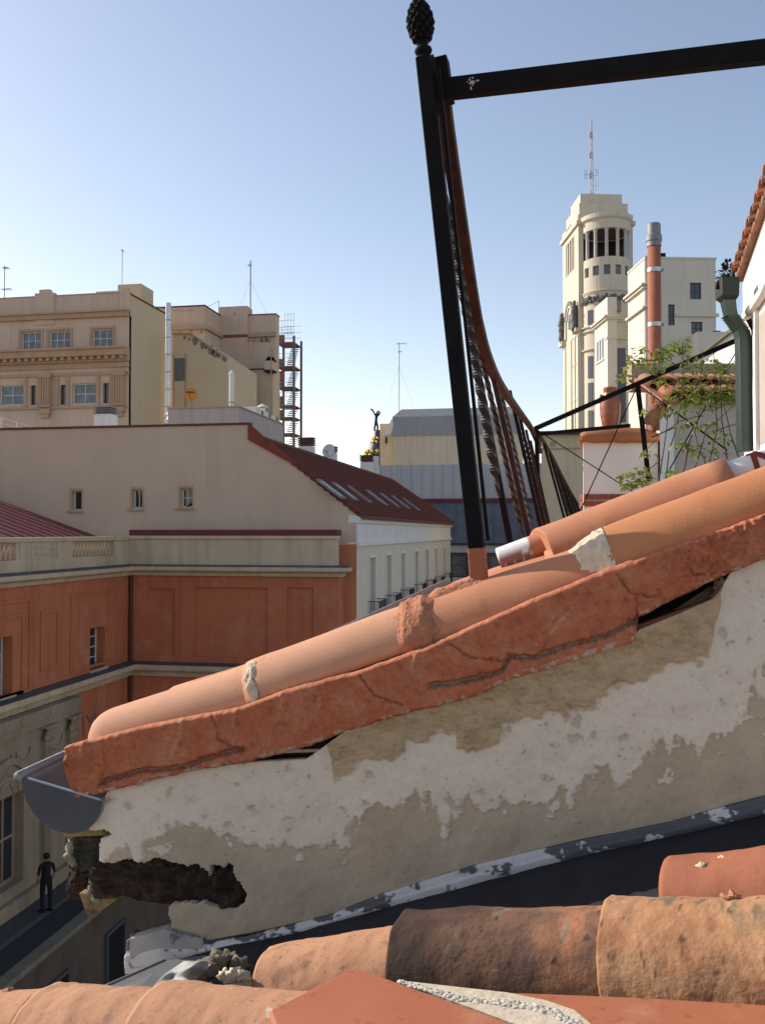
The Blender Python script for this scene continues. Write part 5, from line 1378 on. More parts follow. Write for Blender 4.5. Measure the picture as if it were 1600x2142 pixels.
# rotten timber rafter exposed in the hole
def rough_block(poly_top, poly_bot, off0, off1, name, mat, par, amp=.012, sc=22, nx=60, ny=16, seed=0):
    m = MB(); fr_ = []
    for i in range(nx+1):
        px = poly_top[0][0]+(poly_top[-1][0]-poly_top[0][0])*i/nx
        t0, b0 = interp(poly_top, px), interp(poly_bot, px)
        for j in range(ny+1):
            py = t0+(b0-t0)*j/ny
            e = min(i, nx-i, 3)/3*min(j, ny-j, 2)/2
            P = FW(px, py, off0); nz = noise.fractal(P*sc+Vector((seed*9.1,0,0)), .9, 2, 6); cr_ = noise.noise(Vector((P.x*8, P.y*8, P.z*60+seed)))
            m.v.append(P-WN*(amp*nz*1.3+amp*.5*cr_)+WN*(1-e)*abs(off1-off0)*.2)
    for i in range(nx):
        for j in range(ny): a = i*(ny+1)+j; m.f.append((a, a+1, a+ny+2, a+ny+1))
    thicken(m, WN*abs(off1-off0)); o = m.build(name, mat, par, smooth=False, keepn=True)
    return o
M['rot'] = pm('rotten_wood', (.060,.034,.020), (.022,.014,.010), 22, .95, .9, 60, c3=(.12,.062,.032), c3amt=.38, c3scale=12, bdist=.012, stretch=(1,1,3))
M['rot2'] = pm('grey_rotten_wood', (.055,.048,.038), (.02,.017,.014), 25, .95, .9, 60, c3=(.10,.085,.06), c3amt=.4, c3scale=15, bdist=.012)
rough_block([(178,1800),(260,1806),(400,1815),(500,1828),(520,1850)], [(178,1890),(250,1885),(340,1897),(430,1905),(520,1905)], .012, .14, 'rotten_rafter', M['rot'], pw, .014, 20)
rough_block([(160,1812),(250,1790),(330,1792),(410,1800),(500,1800)], [(160,1835),(250,1842),(330,1842),(410,1850),(500,1850)], .022, .10, 'rafter_crust', M['rot2'], pw, .018, 34, 50, 12, 3)
rough_block([(146,1752),(170,1742),(215,1744)], [(146,1802),(170,1832),(215,1826)], .02, .14, 'rotten_plate', M['rot2'], pw, .012, 30, 20, 18, 5)
rough_block([(132,1800),(190,1800)], [(132,1880),(190,1905)], .10, .3, 'rafter_tail', M['rot'], pw, .012, 25, 20, 20, 6)
yw = pm('yellowed_wood', (.30,.22,.09), (.16,.11,.05), 14, .9, .6, 50, bdist=.006, c3=(.06,.045,.03), c3amt=.42, c3scale=10)
MB().prism([FW(x, y, .02) for x, y in ((131,1739),(135,1752),(230,1748),(231,1734))], WN*.16).build('wall_plate', yw, pw, bevel=.003)
MB().prism([FW(x, y, .02) for x, y in ((131,1739),(185,1722),(230,1734))], WN*.16).build('plate_wedge', yw, pw)
MB().prism([FW(x, y, .06) for x, y in ((165,1868),(182,1916),(200,1912),(247,1880),(215,1872))], WN*.12).build('bracket', yw, pw, bevel=.003)
lm = pm('old_mortar', (.36,.33,.28), (.2,.17,.13), 40, .95, .8, 80, bdist=.01)
m = MB()
for k, (px, py, s) in enumerate(((150,1766,11), (147,1785,13), (152,1800,10), (160,1776,9), (196,1842,9), (193,1860,10), (200,1877,10))): m.ball(FW(px, py, .03), s*.00105, 9, 7, (1,1,1.2), .9, k)
m.build('mortar_lumps', lm, pw, smooth=True)
MB().box(-.78, 9, -7, 2.3, LOW, H-.95).build('house_wall', M['palewall'], pw)
MB().box(-.80, 9, 2.301, 11, LOW, H-.78).build('house_wall', M['palewall'], pw)
# further rafter tails under the eave, receding along the street
for i in range(4):
    p = cw(-.70, 2.75+.75*i, -.80)
    r_ = MB().box(p.x-.06, p.x+.5, p.y-.05, p.y+.05, p.z-.16, p.z+.02)
    r_.build('rafter_tail', M['rot'], pw, bevel=.01)

# ================================================================== tiled verge
M['tile'] = pm('painted_terracotta', (.51,.225,.122), (.45,.19,.10), 9, .8, .35, 170, spec=.25, bdist=.0016, c3=(.42,.165,.085), c3amt=.38, c3scale=7, pits=.35, pitscale=210)
M['mortar_r'] = None
M['tile1'] = pm('pale_terracotta', (.56,.295,.18), (.49,.245,.145), 8, .8, .35, 170, spec=.25, bdist=.0016, c3=(.47,.21,.115), c3amt=.40, c3scale=6, pits=.3, pitscale=210)
M['tile4'] = pm('ochre_terracotta', (.50,.21,.092), (.44,.175,.078), 8, .8, .35, 170, spec=.25, bdist=.0016, c3=(.40,.15,.07), c3amt=.42, c3scale=6, pits=.35, pitscale=190)
rf_ = thing('tiled_roof', 'terracotta painted roof verge of rounded tiles bedded in thick red mortar', 'roof', FW(900, 1350, .1))
CR_, CR2_, CRD = (.405,.122,.058), (.45,.165,.088), (.21,.066,.038)
m = MB(); cols = []; xs3 = list(range(152, 1761, 3)); NM = 48
CRACK = [(300,1535+60),(400,1580)]
cracks = [[(905,1430),(960,1424),(1010,1412),(1052,1402),(1066,1370),(1120,1374),(1150,1360),(1200,1345),(1260,1330),(1300,1312),(1335,1292)], [(225,1630),(300,1608),(400,1598),(450,1578),(520,1560)]]
fine = [[(395,1500),(388,1540),(372,1580)], [(505,1478),(500,1512)], [(598,1442),(602,1470),(592,1500)], [(690,1428),(676,1448),(680,1480)], [(880,1362),(868,1392),(875,1420)], [(1130,1320),(1128,1350)], [(1215,1255),(1180,1290),(1150,1330)], [(455,1490),(470,1540),(520,1570)], [(760,1410),(790,1450),(850,1470)], [(940,1340),(985,1370),(1050,1380)], [(1290,1200),(1320,1240),(1390,1250)], [(1420,1160),(1450,1200),(1530,1195)], [(230,1545),(236,1590),(222,1640)], [(290,1530),(300,1570)]]
def pdist(px, py, L):
    best = 99
    for k, c in enumerate(L):
        if min(p[0] for p in c)-14 > px or max(p[0] for p in c)+14 < px: continue
        for (a, b), (c_, d) in zip(c, c[1:]):
            t = max(0, min(1, ((px-a)*(c_-a)+(py-b)*(d-b))/((c_-a)**2+(d-b)**2)))
            best = min(best, math.hypot(px-a-(c_-a)*t, py-b-(d-b)*t))
    return best
def cdist(px, py):
    best = 99
    for c in cracks:
        for (a, b), (c_, d) in zip(c, c[1:]):
            t = max(0, min(1, ((px-a)*(c_-a)+(py-b)*(d-b))/((c_-a)**2+(d-b)**2)))
            best = min(best, math.hypot(px-a-(c_-a)*t, py-b-(d-b)*t))
    return best
for px in xs3:
    t0, b0 = interp(MTOP, px), interp(MBOT, px)
    t0 += 1.6*fN(px, 0, .05, 4, 21); b0 += 2.4*fN(px, 50, .05, 5, 22)
    for j in range(NM+1):
        v = j/NM; py = t0+(b0-t0)*v
        n1 = fN(px, py, .018, 5, 23); n2 = fN(px, py, .06, 5, 24); n3 = fN(px, py, .16, 4, 25)
        rough = max(sst(330,170,px), sst(1330,1450,px)*.7, sst(.1,.6,fN(px,py,.007,2,26))*.35)
        ridge = abs(fN(px*1.5, py*.5, .02, 3, 27))
        d = .030+.0025*n1+(.0008+.006*rough)*n2+(.0003+.0035*rough)*n3
        f1 = pdist(px+3*n3, py+3*n2, fine[:7]); f2 = pdist(px+4*n2, py+4*n3, fine[7:]); rg = sst(5, 1, f1)*sst(-.3,.4,n1+n3+.3); fk = sst(3.2, .8, f2)*sst(-.5,.2,n2+n1+.2); d += .0035*rg-.006*fk+.010*sst(.12,.0,ridge)*rough
        top = sst(.07, 0, v); d -= .012*top*top; d -= .008*sst(.95, 1, v)
        cdm = cdist(px+4*n2, py+4*n3); ck = sst(7, 2, cdm); d -= .022*ck
        # smooth flat tile edge below the crack
        if px > 1050 and px < 1332 and cdm > 7 and py > interp(cracks[0], px): d = .026+.002*n2
        c = mix3(CR_, CR2_, sst(-.3,.6,n1+.4*n3)); c = mix3(c, CRD, .55*sst(.25,.7,n2))
        if n3 > .5 and fN(px,py,.01,2,29) > .15: c = mix3(c, (.30,.17,.11), .6)
        c = mix3(c, (.54,.25,.15), .7*rg); c = mix3(c, CRD, .5*fk)  # ridges painted paler for the light they catch; cracks darker
        c = mix3(c, (.38,.34,.28), ck*(.75 if n2 > -.2 else .2)*(1 if px > 700 else .5))
        if v > .93 and n2 > .2: c = mix3(c, (.45,.40,.34), .7)
        c = mix3(c, (.47,.20,.11), .7*top*sst(0,.4,n3+.3))  # paler top edge paints the light caught along the lip
        m.v.append(FW(px, py, 0)-WN*d); cols.append(c)
# curl the top edge back under the tiles
for i in range(len(xs3)-1):
    for j in range(NM): a = i*(NM+1)+j; m.f.append((a, a+1, a+NM+2, a+NM+1))
thicken(m, WN*.085-Z3*.004)
o = m.build('mortar_bed', vcol('red_mortar', .9, 150, .5, .003, .26, 80), rf_, smooth=True, cols=cols+cols, keepn=True)
upn = Vector((0,0,1))
RT0 = .088
def vtile(c0, c1, off, r0, r1, name='roof_tile', mat=None, segs=10, cap=False, th=.013, jit=.0016, seed=0, par=None):
    """tile from crest pixels c0 (low end) to c1 (high end)"""
    p = FW(*c0, off)-Z3*r0; q = FW(*c1, off)-Z3*r1
    halftile(p, q, r0, r1, th, upn, name, mat or M['tile'], par or rf_, n=16, segs=segs, jit=jit, seed=seed, a0=-.12, a1=math.pi+.12, cap=cap)
    return p, q, r0, r1
vt = []
# rounded low end of the first tile
p = FW(243, 1483, .088)-Z3*.080; q = FW(566, 1380, .088)-Z3*.083
m = MB(); dirv = (q-p).normalized(); upv = (Z3-dirv*Z3.dot(dirv)).normalized(); sdv = dirv.cross(upv)
prof = [(-.052,.0),(-.050,.30),(-.046,.52),(-.038,.70),(-.026,.84),(-.012,.93),(.004,.98),(.02,1.0)]+[((q-p).length*k/10+.02, 1.0+.04*k/10) for k in range(1, 11)]
for s_, f_ in prof:
    for k in range(19):
        a = -.12+(math.pi+.24)*k/18; m.v.append(p+dirv*s_+(sdv*math.cos(a)+upv*math.sin(a))*.081*f_)
for i in range(len(prof)-1):
    for k in range(18): a = i*19+k; m.f.append((a, a+1, a+20, a+19))
m.build('roof_tile', M['tile1'], rf_, smooth=True)
vt.append((p, q, .083, .083))
vt.append(vtile((548, 1377), (905, 1248), .088, .089, .087, seed=2, mat=M['tile1']))
vt.append(vtile((888, 1255), (1292, 1122), .088, .091, .085, seed=3))
vt.append(vtile((1283, 1100), (1775, 915), .088, .094, .088, seed=4, cap=True, mat=M['tile4']))
# second row just behind and others further back
def row(off, dz, cs, rad, seed):
    for i, (c0, c1) in enumerate(cs):
        p = FW(*c0, .088)-Z3*rad+WN*(off-.088)+Z3*dz; q = FW(*c1, .088)-Z3*rad+WN*(off-.088)+Z3*dz
        halftile(p, q, rad+.006, rad-.004, .013, upn, 'roof_tile', M['tile'], rf_, n=12, segs=4, jit=.0015, seed=seed+i, a0=-.1, a1=math.pi+.1)
cs = [((300,1462),(545,1375)), ((520,1386),(765,1298)), ((738,1306),(985,1208)), ((938,1226),(1200,1135)), ((1150,1150),(1420,1050)), ((1380,1062),(1760,925))]
row(.30, -.006, cs, .082, 10)
cs2 = [((180,1500),(440,1410)), ((420,1418),(660,1330)), ((640,1340),(850,1258)), ((830,1266),(1090,1170)), ((1050,1182),(1300,1092)), ((1270,1100),(1760,925))]
row(.53, -.03, cs2, .08, 20); row(.75, -.035, cs, .08, 30)
# rows further back repeat the first two
firsts = [o for o in bpy.data.objects if o.parent == rf_ and o.name.startswith('roof_tile')][4:16]
for k in range(1, 6):
    for o in firsts:
        c = o.copy(); COL.objects.link(c); c.location = WN*(.66*k)-Z3*(.012+.010*k)
# deck carrying the rest of the slope back to the railing end
A = FW(150, 1556, .2)-Z3*.10; B = FW(1760, 1010, .2)-Z3*.10
yv = Vector((0, 1, 0))
MB().hexa([A, B, B+yv*9, A+yv*9, A+Z3*.04, B+Z3*.04, B+yv*9+Z3*.04, A+yv*9+Z3*.04]).build('roof_deck', M['tile'], rf_)
# back row with raised cover tiles over a white pipe
pt = thing('white_pipe', 'white pipe with smeared dark red paint tucked under the raised tiles', 'pipe', FW(1045, 1180, .36))
pa, pb_ = FW(1046, 1172, .33), FW(1800, 893, .33)
d_ = (pb_-pa).normalized(); Lp = (pb_-pa).length
m = MB(); cols = []; ns = 150; nr = 20; rad = .031
ux = d_.cross(Z3).normalized(); uy = ux.cross(d_)
for i in range(ns+1):
    s_ = i/ns*Lp
    for k in range(nr):
        a = 2*math.pi*k/nr; P = pa+d_*s_+(ux*math.cos(a)+uy*math.sin(a))*rad
        hgt = math.sin(a); c = (.74,.74,.72)
        f_ = fN(s_*60, hgt*3+a, .35, 3, 41)
        if s_ < .14 and hgt < -.02+.25*f_ and hgt > -.75: c = mix3(c, (.20,.035,.03), .85 if (k+int(s_*300)) % 7 else .2)
        if s_ > .085+.02*f_ and s_ < .2: c = (.47,.19,.10)
        m.v.append(P); cols.append(c)
for i in range(ns):
    for k in range(nr): m.f.append((i*nr+k, i*nr+(k+1) % nr, (i+1)*nr+(k+1) % nr, (i+1)*nr+k))
m.f.append(tuple(range(nr))[::-1]); m.f.append(tuple(ns*nr+k for k in range(nr)))
m.build('tube', vcol('painted_pipe', .5, 200, .1, .001, .06, 80), pt, smooth=True, cols=cols)
rl = pm('dark_red_paint', (.22,.045,.038), (.15,.03,.028), 60, .8, .3, 100, c3=(.6,.55,.52), c3amt=.30, c3scale=90)
# painted letter strokes on the upper end of the pipe
m = MB()
def stroke(s0, a0, s1, a1, w):
    for k in range(8):
        t = k/8; t2 = (k+1)/8; pts = []
        for tt in (t, t2):
            s_ = s0+(s1-s0)*tt; a = a0+(a1-a0)*tt
            pts.append(pa+d_*s_+(ux*math.cos(a)+uy*math.sin(a))*(rad+.0012))
        m.bar(pts[0], pts[1], w, .0016, (ux*math.cos((a0+a1)/2)+uy*math.sin((a0+a1)/2)))
def sfrom(px, py): P = FW(px, py, .33); return (P-pa).dot(d_)
side = 0 if (ux.dot(CAM-pa) > 0) else math.pi
aa = lambda up: (side+(math.pi/2-side)*up) if side == 0 else (math.pi-(math.pi/2)*up)
sA = sfrom(1575, 975)
stroke(sA, aa(-.55), sA+.006, aa(.72), .012); stroke(sA+.006, aa(.72), sA+.032, aa(.1), .013); stroke(sA+.032, aa(.1), sA+.058, aa(.72), .013); stroke(sA+.058, aa(.72), sA+.060, aa(-.55), .012)
stroke(sA-.01, aa(-.55), sA+.012, aa(-.55), .006); stroke(sA-.008, aa(.75), sA+.012, aa(.75), .006)
m.build('painted_letter', rl, pt)
cover = thing('cover_tiles', 'raised terracotta cover tile bedded over the white pipe', 'roof tile', FW(1160, 1160, .3))
p = FW(1168, 1092, .33)-Z3*.09; q = FW(1540, 950, .33)-Z3*.086
halftile(p, q, .090, .084, .014, upn, 'tile', M['tile'], cover, n=16, segs=10, jit=.0022, seed=60, cap=True, a0=-.25, a1=math.pi+.2)
m = MB(); sg = 1 if sdv.dot(-WN) > 0 else -1
ring = [(-.35+(math.pi+.7)*k/28) for k in range(29)]
m.prism([p+(sdv*math.cos(a)+upv*math.sin(a))*.0885+dirv*(-.034+.040*sg*math.cos(a)) for a in ring], dirv*.075).build('end_mortar', M['tile'], cover, bevel=.004)
# mortar lumps and joints on the verge tiles
M['lime'] = pm('lime_mortar', (.66,.56,.42), (.50,.41,.29), 50, .95, .6, 110, bdist=.003)
M['mortar2'] = pm('terracotta_mortar', (.48,.205,.115), (.38,.15,.08), 40, .92, .9, 110, bdist=.008)
def tile_patch(T, s0, s1, a0, a1, th, mat, name, amp=.006, sc=40, seed=0, skew=0.):
    p, q, r0, r1 = T; d = (q-p).normalized(); up = (Z3-d*Z3.dot(d)).normalized(); sd2 = d.cross(up); Lt = (q-p).length
    m = MB(); ns, na = 26, 34
    for i in range(ns+1):
        u = i/ns
        for j in range(na+1):
            w = j/na; a = a0+(a1-a0)*w
            e = min(1, 4*min(u, 1-u))*min(1, 5*min(w, 1-w)+.0)
            ed = .035*fN(i*3+seed*50, j*3, .09, 3, 51)
            s_ = (s0+(s1-s0)*u)*Lt+ed*.35*(1 if u > .5 else -1)*abs(u-.5)*2+skew*w
            r = r0+(r1-r0)*(s_/Lt)
            P = p+d*s_+(sd2*math.cos(a)+up*math.sin(a))*r
            nz = noise.fractal(P*sc, .9, 2, 5)
            m.v.append(P+(sd2*math.cos(a)+up*math.sin(a))*(th*e+amp*nz*e-.003*(1-e)))
    for i in range(ns):
        for j in range(na): k = i*(na+1)+j; m.f.append((k, k+1, k+na+2, k+na+1))
    return m.build(name, mat, rf_, smooth=True)
# which side of the tile faces the camera: angle 0 side or pi side
cs_ = 0 if sdv.dot(-WN) > 0 else math.pi
A0, A1 = (-.25, 1.35) if cs_ == 0 else (math.pi+.25, math.pi-1.35)
AT = math.pi/2
tile_patch(vt[1], .015, .075, A0, A1 if cs_ == 0 else A1, .004, M['lime'], 'joint_mortar', .004, 60, 1)
tile_patch(vt[2], -.07, .13, A0, AT+.1 if cs_ == 0 else AT-.1, .013, M['mortar2'], 'mortar_patch', .0045, 38, 2, -.0)
tile_patch(vt[2], .06, .42, AT-.45, AT+.45, .010, M['mortar2'], 'mortar_patch', .004, 38, 3)
def fillet(T, prof, a0, a1, mat, name, amp=.003):
    p, q, r0, r1 = T; d = (q-p).normalized(); up = (Z3-d*Z3.dot(d)).normalized(); sd2 = d.cross(up); m = MB(); na = 36; K = []
    for i in range(len(prof)-1):
        for s_ in range(5): t = s_/5; K.append((prof[i][0]*(1-t)+prof[i+1][0]*t, prof[i][1]*(1-t)+prof[i+1][1]*t))
    K.append(prof[-1])
    for s_, r in K:
        for j in range(na+1):
            a = a0+(a1-a0)*j/na; n_ = sd2*math.cos(a)+up*math.sin(a); P = p+d*s_+n_*r
            m.v.append(P+(n_-d)*.7*amp*noise.fractal(P*70, .9, 2, 5))
    for i in range(len(K)-1):
        for j in range(na): k = i*(na+1)+j; m.f.append((k, k+1, k+na+2, k+na+1))
    return m.build(name, mat, rf_, smooth=True)
fillet(vt[3], [(-.085,.066),(-.055,.078),(-.02,.090),(.0,.0955),(.012,.0955),(.014,.09)], A0, AT*.9 if cs_ == 0 else math.pi-AT*.9, M['lime'], 'joint_mortar', .006)

# ================================================================== half-round gutter at the eave
gt = thing('rain_gutter', 'half round zinc gutter with closed end below the red mortar verge', 'gutter', cw(-.75, 2.2, -.7))
gc = cw(-.738, 2.2, -.594); gr = .101
m = MB(); n = 20; vs = []; fs = []
L0, L1 = Vector((0, -.03, 0)), Vector((0, 9, .02))
for p in (gc+L0, gc+L1):
    for k in range(n+1):
        a = math.pi+math.pi*k/n; tl_ = .02*math.cos(a)
        vs.append(p+Vector((math.cos(a)*gr, 0, math.sin(a)*gr-tl_)))
for k in range(n): fs.append((k, k+1, n+2+k, n+1+k))
m.add(vs, fs); o = m.build('channel', M['zinc'], gt, smooth=True, solid=.003)
m = MB(); m.add([v for v in vs[:n+1]], [tuple(range(n+1))]); m.build('end_cap', pm('grey_blue_zinc', (.085,.092,.105), (.06,.066,.076), 6, .55, .2, 30, metal=.3, c3=(.30,.31,.32), c3amt=.30, c3scale=9), gt, solid=.003)
b0 = vs[0]; MB().tube([b0+Vector((-.006, -.01, .004)), b0+Vector((-.006, 9, .024))], .011, 10).build('front_bead', M['zinc'], gt, smooth=True)
MB().tube([vs[0]+Vector((.02, -.006, .0)), vs[n]+Vector((0, -.006, .0))], .003, 6).build('cap_rim', M['steel'], gt)
# ================================================================== near iron railing along the roof
rail = thing('iron_railing', 'black iron railing with pine cone finial, twisted bars and rusty bent top rail', 'railing', FW(1005, 1228, .088))
base = FW(1006, 1232, .088); dpt = (base-CAM).dot(fwd)
topp = at(887, 122, dpt)
MB().bar(base+(topp-base)*.075, topp, .034, .034, WT).build('post', M['iron'], rail, bevel=.003)
MB().bar(base-Z3*.03, base+(topp-base)*.077, .036, .036, WT).build('painted_foot', pm('flaking_terracotta_paint', (.40,.14,.07), (.30,.10,.05), 12, .8, .5, 80, c3=(.03,.02,.018), c3amt=.36, c3scale=25), rail, bevel=.003)
MB().bar(base+(topp-base)*.09+WT*.027, topp+WT*.030+(base-topp)*.02, .007, .010, WN).build('side_flat', M['iron'], rail)
# pine cone finial
fin_ax = (topp-base).normalized(); k = dpt/FPX
fo = MB().lathe(topp, [(12*k,-2*k),(13*k,1*k),(10*k,4*k),(11*k,7*k),(17*k,11*k),(19*k,16*k),(17*k,21*k),(11*k,25*k),(8*k,28*k),(10*k,31*k),(15*k,35*k),(13*k,38*k),(16*k,42*k)], 20, axis=fin_ax).build('finial', M['iron'], rail, smooth=True)
m = MB(); m.lathe(topp+fin_ax*40*k, [(14*k,0),(22*k,18*k),(25*k,36*k),(22*k,58*k),(14*k,76*k),(5*k,84*k)], 16, axis=fin_ax)
fx_ = fin_ax.cross(Vector((1,0,0))).normalized(); fy_ = fin_ax.cross(fx_)
for r_ in range(9):
    t = r_/8; h_ = (3+78*t)*k+40*k; rr = interp([(0,15),(18,23),(36,26.5),(58,23),(76,15),(84,7)], 3+78*t)*k
    for q in range(10):
        a = 2*math.pi*(q+.5*(r_ % 2))/10
        c = topp+fin_ax*h_+(fx_*math.cos(a)+fy_*math.sin(a))*rr
        m.ball(c, 6.4*k*(1-.4*t), 6, 5, (1,1,1.25))
m.build('pine_cone', M['iron'], fo, smooth=True)
# corner bracket and level bar toward the right
jb_ = at(924, 165, dpt+.02)
MB().bar(at(921, 125, dpt+.03), at(933, 215, dpt+.03), .034, .04, WN).build('corner_bracket', M['iron'], rail, bevel=.002)
MB().bar(at(905, 118, dpt+.01), at(926, 240, dpt+.01), .006, .02, WN).build('bracket_plate', M['rust'], rail)
lb0, lb1 = at(925, 188, dpt+.03), at(1700, 97, 1.80)
MB().bar(lb0, lb1, .03, .042, Z3).build('level_bar', M['iron'], rail, bevel=.002)
u_ = (lb1-lb0).normalized(); c = lb0+u_*.07-WN*.017; rn = random.Random(5); m = MB()
for q in range(40):
    a = rn.uniform(0, 6.28); r_ = abs(rn.gauss(0, .007)); s_ = rn.uniform(.0008, .0024)
    m.ball(c+u_*math.cos(a)*r_+Z3*math.sin(a)*r_*1.1, s_, 5, 4, (1,.5,1))
m.build('paint_scuff', M['chip'], rail)
sp = lb1+WT*.08; MB().bar(Vector((sp.x, sp.y, 11.3)), Vector((sp.x, sp.y, lb1.z+.05)), .04, .04).build('post', M['iron'], rail)
# vertical bars receding along the roof; tops level, leaning outward
roofz = lambda Xw: (A.z+.02)+(B.z-A.z)*((Xw-A.x)/(B.x-A.x))
def barpts(Yc, zt, lean=.2, zb=None):
    t = cw(-.35+.2*Yc, Yc, zt); b = cw(-.35+.2*Yc+lean, Yc, -.05)
    zb_ = roofz(b.x)-.03
    dz = (t.z-zb_)/(t.z-b.z); b2 = t+(b-t)*dz
    return t, b2
ys = [2.93, 3.72, 5.56, 6.6, 7.7, 8.6]
bar0 = None
for i, Yc in enumerate(ys):
    t, b = barpts(Yc, .85, .17 if i == 0 else .2)
    MB().bar(b, t, .026, .020, WT).build('bar', M['iron'] if i not in (1, 4) else M['rust'], rail, bevel=.002)
# twisted bars
def twisted(Yc, zt, zb, lean, r=.013, mat='twist', dx=0):
    t = cw(-.35+.2*Yc+dx, Yc, zt); b = cw(-.35+.2*Yc+lean+dx, Yc, zb); n = 110
    pts = [t.lerp(b, i/n) for i in range(n+1)]; rs = [r*(.5 if (i < 12 or i > n-8) else 1.0) for i in range(n+1)]
    MB().tube(pts, rs, 4, twist=.30).build('twisted_bar', M[mat], rail)
twisted(2.42, .95, .09, .15, .0135, 'twist', .02)
for i, Yc in enumerate((3.32, 4.4, 6.1, 7.15)):
    twisted(Yc, .80, -.02, .19, .0105, 'twist' if i % 2 else 'rust')
# bent top rail
pts = [cw(-.29+.2*y, y, z) for y, z in ((2.13,1.03),(2.22,.975),(2.46,.865),(2.77,.735),(3.0,.66),(3.3,.625),(3.8,.615),(5.0,.68),(7.2,.815),(8.0,.83),(9.8,.84))]
m = MB()
Q = []
for i in range(len(pts)-1):
    for s_ in range(6): Q.append(pts[i].lerp(pts[i+1], s_/6))
Q.append(pts[-1]); Qs = Q[:]
for _ in range(6): Qs = [Qs[0]]+[(Qs[i-1]+Qs[i]*2+Qs[i+1])/4 for i in range(1, len(Qs)-1)]+[Qs[-1]]
for i in range(len(Qs)): pass
vs = []; fs = []
for i, p in enumerate(Qs):
    d = (Qs[min(i+1, len(Qs)-1)]-Qs[max(i-1, 0)]).normalized(); x = Vector((1, -.2, .0)); x = (x-d*x.dot(d)).normalized(); y = d.cross(x)
    for sx, sy in ((-1,-1),(1,-1),(1,1),(-1,1)): vs.append(p+x*.0175*sx+y*.012*sy)
for i in range(len(Qs)-1):
    for k2 in range(4): fs.append((i*4+k2, i*4+(k2+1) % 4, i*4+4+(k2+1) % 4, i*4+4+k2))
fs += [(3,2,1,0), tuple((len(Qs)-1)*4+k2 for k2 in range(4))]
m.add(vs, fs); m.build('top_rail', M['rust'], rail)
# second stretch of the railing on the far roof, beyond the corner
fr2 = thing('far_railing', 'distant stretch of the same iron railing with short bars down the roof', 'railing', at(1170, 1100, 10.5))
tops = [(1136,925,8.9), (1148,947,9.3), (1157,964,9.7), (1165,980,10.1), (1173,996,10.6), (1180,1009,11.2), (1187,1022,11.9), (1194,1034,12.7), (1200,1044,13.6), (1206,1053,14.6)]
for i, (px, py, d) in enumerate(tops): MB().bar(at(px+62-i*3, 1150, d), at(px, py, d), .026, .022, WT).build('bar', M['iron'], fr2)
for i in (1, 3, 5): px, py, d = tops[i]; MB().tube([at(px+6, py+12, d).lerp(at(px+62, 1150, d), k/40) for k in range(41)], .011, 4, twist=.5).build('twisted_bar', M['twist'], fr2)
for p, q in zip([(1116,895,8.2)]+tops, tops): MB().bar(at(p[0]+3, p[1]+2, p[2]), at(q[0]+3, q[1]+2, q[2]), .03, .022, WT).build('top_rail', M['rust'], fr2)

# ================================================================== near lower roof
M['tV'] = vcol('weathered_tile', .92, 130, .5, .004, .28, 55)
M['tA'] = pm('dark_weathered_tile', (.125,.062,.042), (.070,.042,.034), 10, .9, .7, 55, c3=(.30,.115,.055), c3amt=.37, c3scale=6, bdist=.008, stretch=(1,1,1))
M['tB'] = pm('lichen_tile', (.44,.215,.105), (.34,.155,.075), 9, .92, .9, 50, c3=(.15,.12,.075), c3amt=.36, c3scale=11, bdist=.010)
M['tC'] = pm('orange_old_tile', (.46,.25,.145), (.37,.185,.10), 9, .92, .45, 90, c3=(.27,.135,.08), c3amt=.42, c3scale=9, bdist=.003, pits=.5, pitscale=130, pitcol=(.12,.065,.045))
M['tF'] = pm('smooth_new_tile', (.43,.145,.07), (.37,.118,.056), 5, .65, .15, 120, spec=.3, bdist=.001, c3=(.46,.19,.11), c3amt=.40, c3scale=4, pits=.35, pitscale=60)
lr = thing('lower_roof', 'near roof of old curved clay tiles with lichen and new flat tiles', 'roof', at(1000, 2100, 1.4)-Z3*.1)
def ntile(c0, d0, c1, d1, r0, r1, mat, seed, th=.016, jit=.006, a0=-.1, a1=math.pi+.1, segs=26, n=26, roll=0., cap=False, colfn=None, rfn=None):
    p = at(*c0, d0); q = at(*c1, d1); u = (Z3+WN*roll).normalized()
    return halftile(p-u*r0, q-u*r1, r0, r1, th, u, 'roof_tile', mat, lr, n=n, a0=a0, a1=a1, segs=segs, jit=jit, seed=seed, cap=cap, colfn=colfn, rfn=rfn)
NCOL = lambda t, w, s, sd: fN(t*100, w*60, s, 5, sd)
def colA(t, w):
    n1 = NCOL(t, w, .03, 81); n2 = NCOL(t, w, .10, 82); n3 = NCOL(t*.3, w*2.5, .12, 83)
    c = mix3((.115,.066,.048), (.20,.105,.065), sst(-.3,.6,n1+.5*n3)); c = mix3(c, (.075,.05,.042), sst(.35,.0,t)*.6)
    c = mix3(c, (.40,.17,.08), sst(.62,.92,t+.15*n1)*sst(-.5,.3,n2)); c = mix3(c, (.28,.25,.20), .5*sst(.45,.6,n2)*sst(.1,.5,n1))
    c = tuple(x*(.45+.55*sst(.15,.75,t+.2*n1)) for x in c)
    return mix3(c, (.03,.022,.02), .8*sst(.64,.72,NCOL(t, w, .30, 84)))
def colB(t, w):
    n1 = NCOL(t, w, .03, 86); n2 = NCOL(t, w, .09, 87); n3 = NCOL(t, w, .25, 88)
    c = mix3((.36,.185,.095), (.46,.25,.13), sst(-.4,.5,n1+.3*n3)); c = mix3(c, (.15,.125,.08), .85*sst(.16,.34,n2+.35*n1)*sst(.25,.45,w)*sst(.95,.75,w)); c = mix3(c, (.27,.12,.06), .7*sst(.25,.5,-n2))
    return mix3(c, (.07,.045,.03), .85*sst(.62,.72,n3))
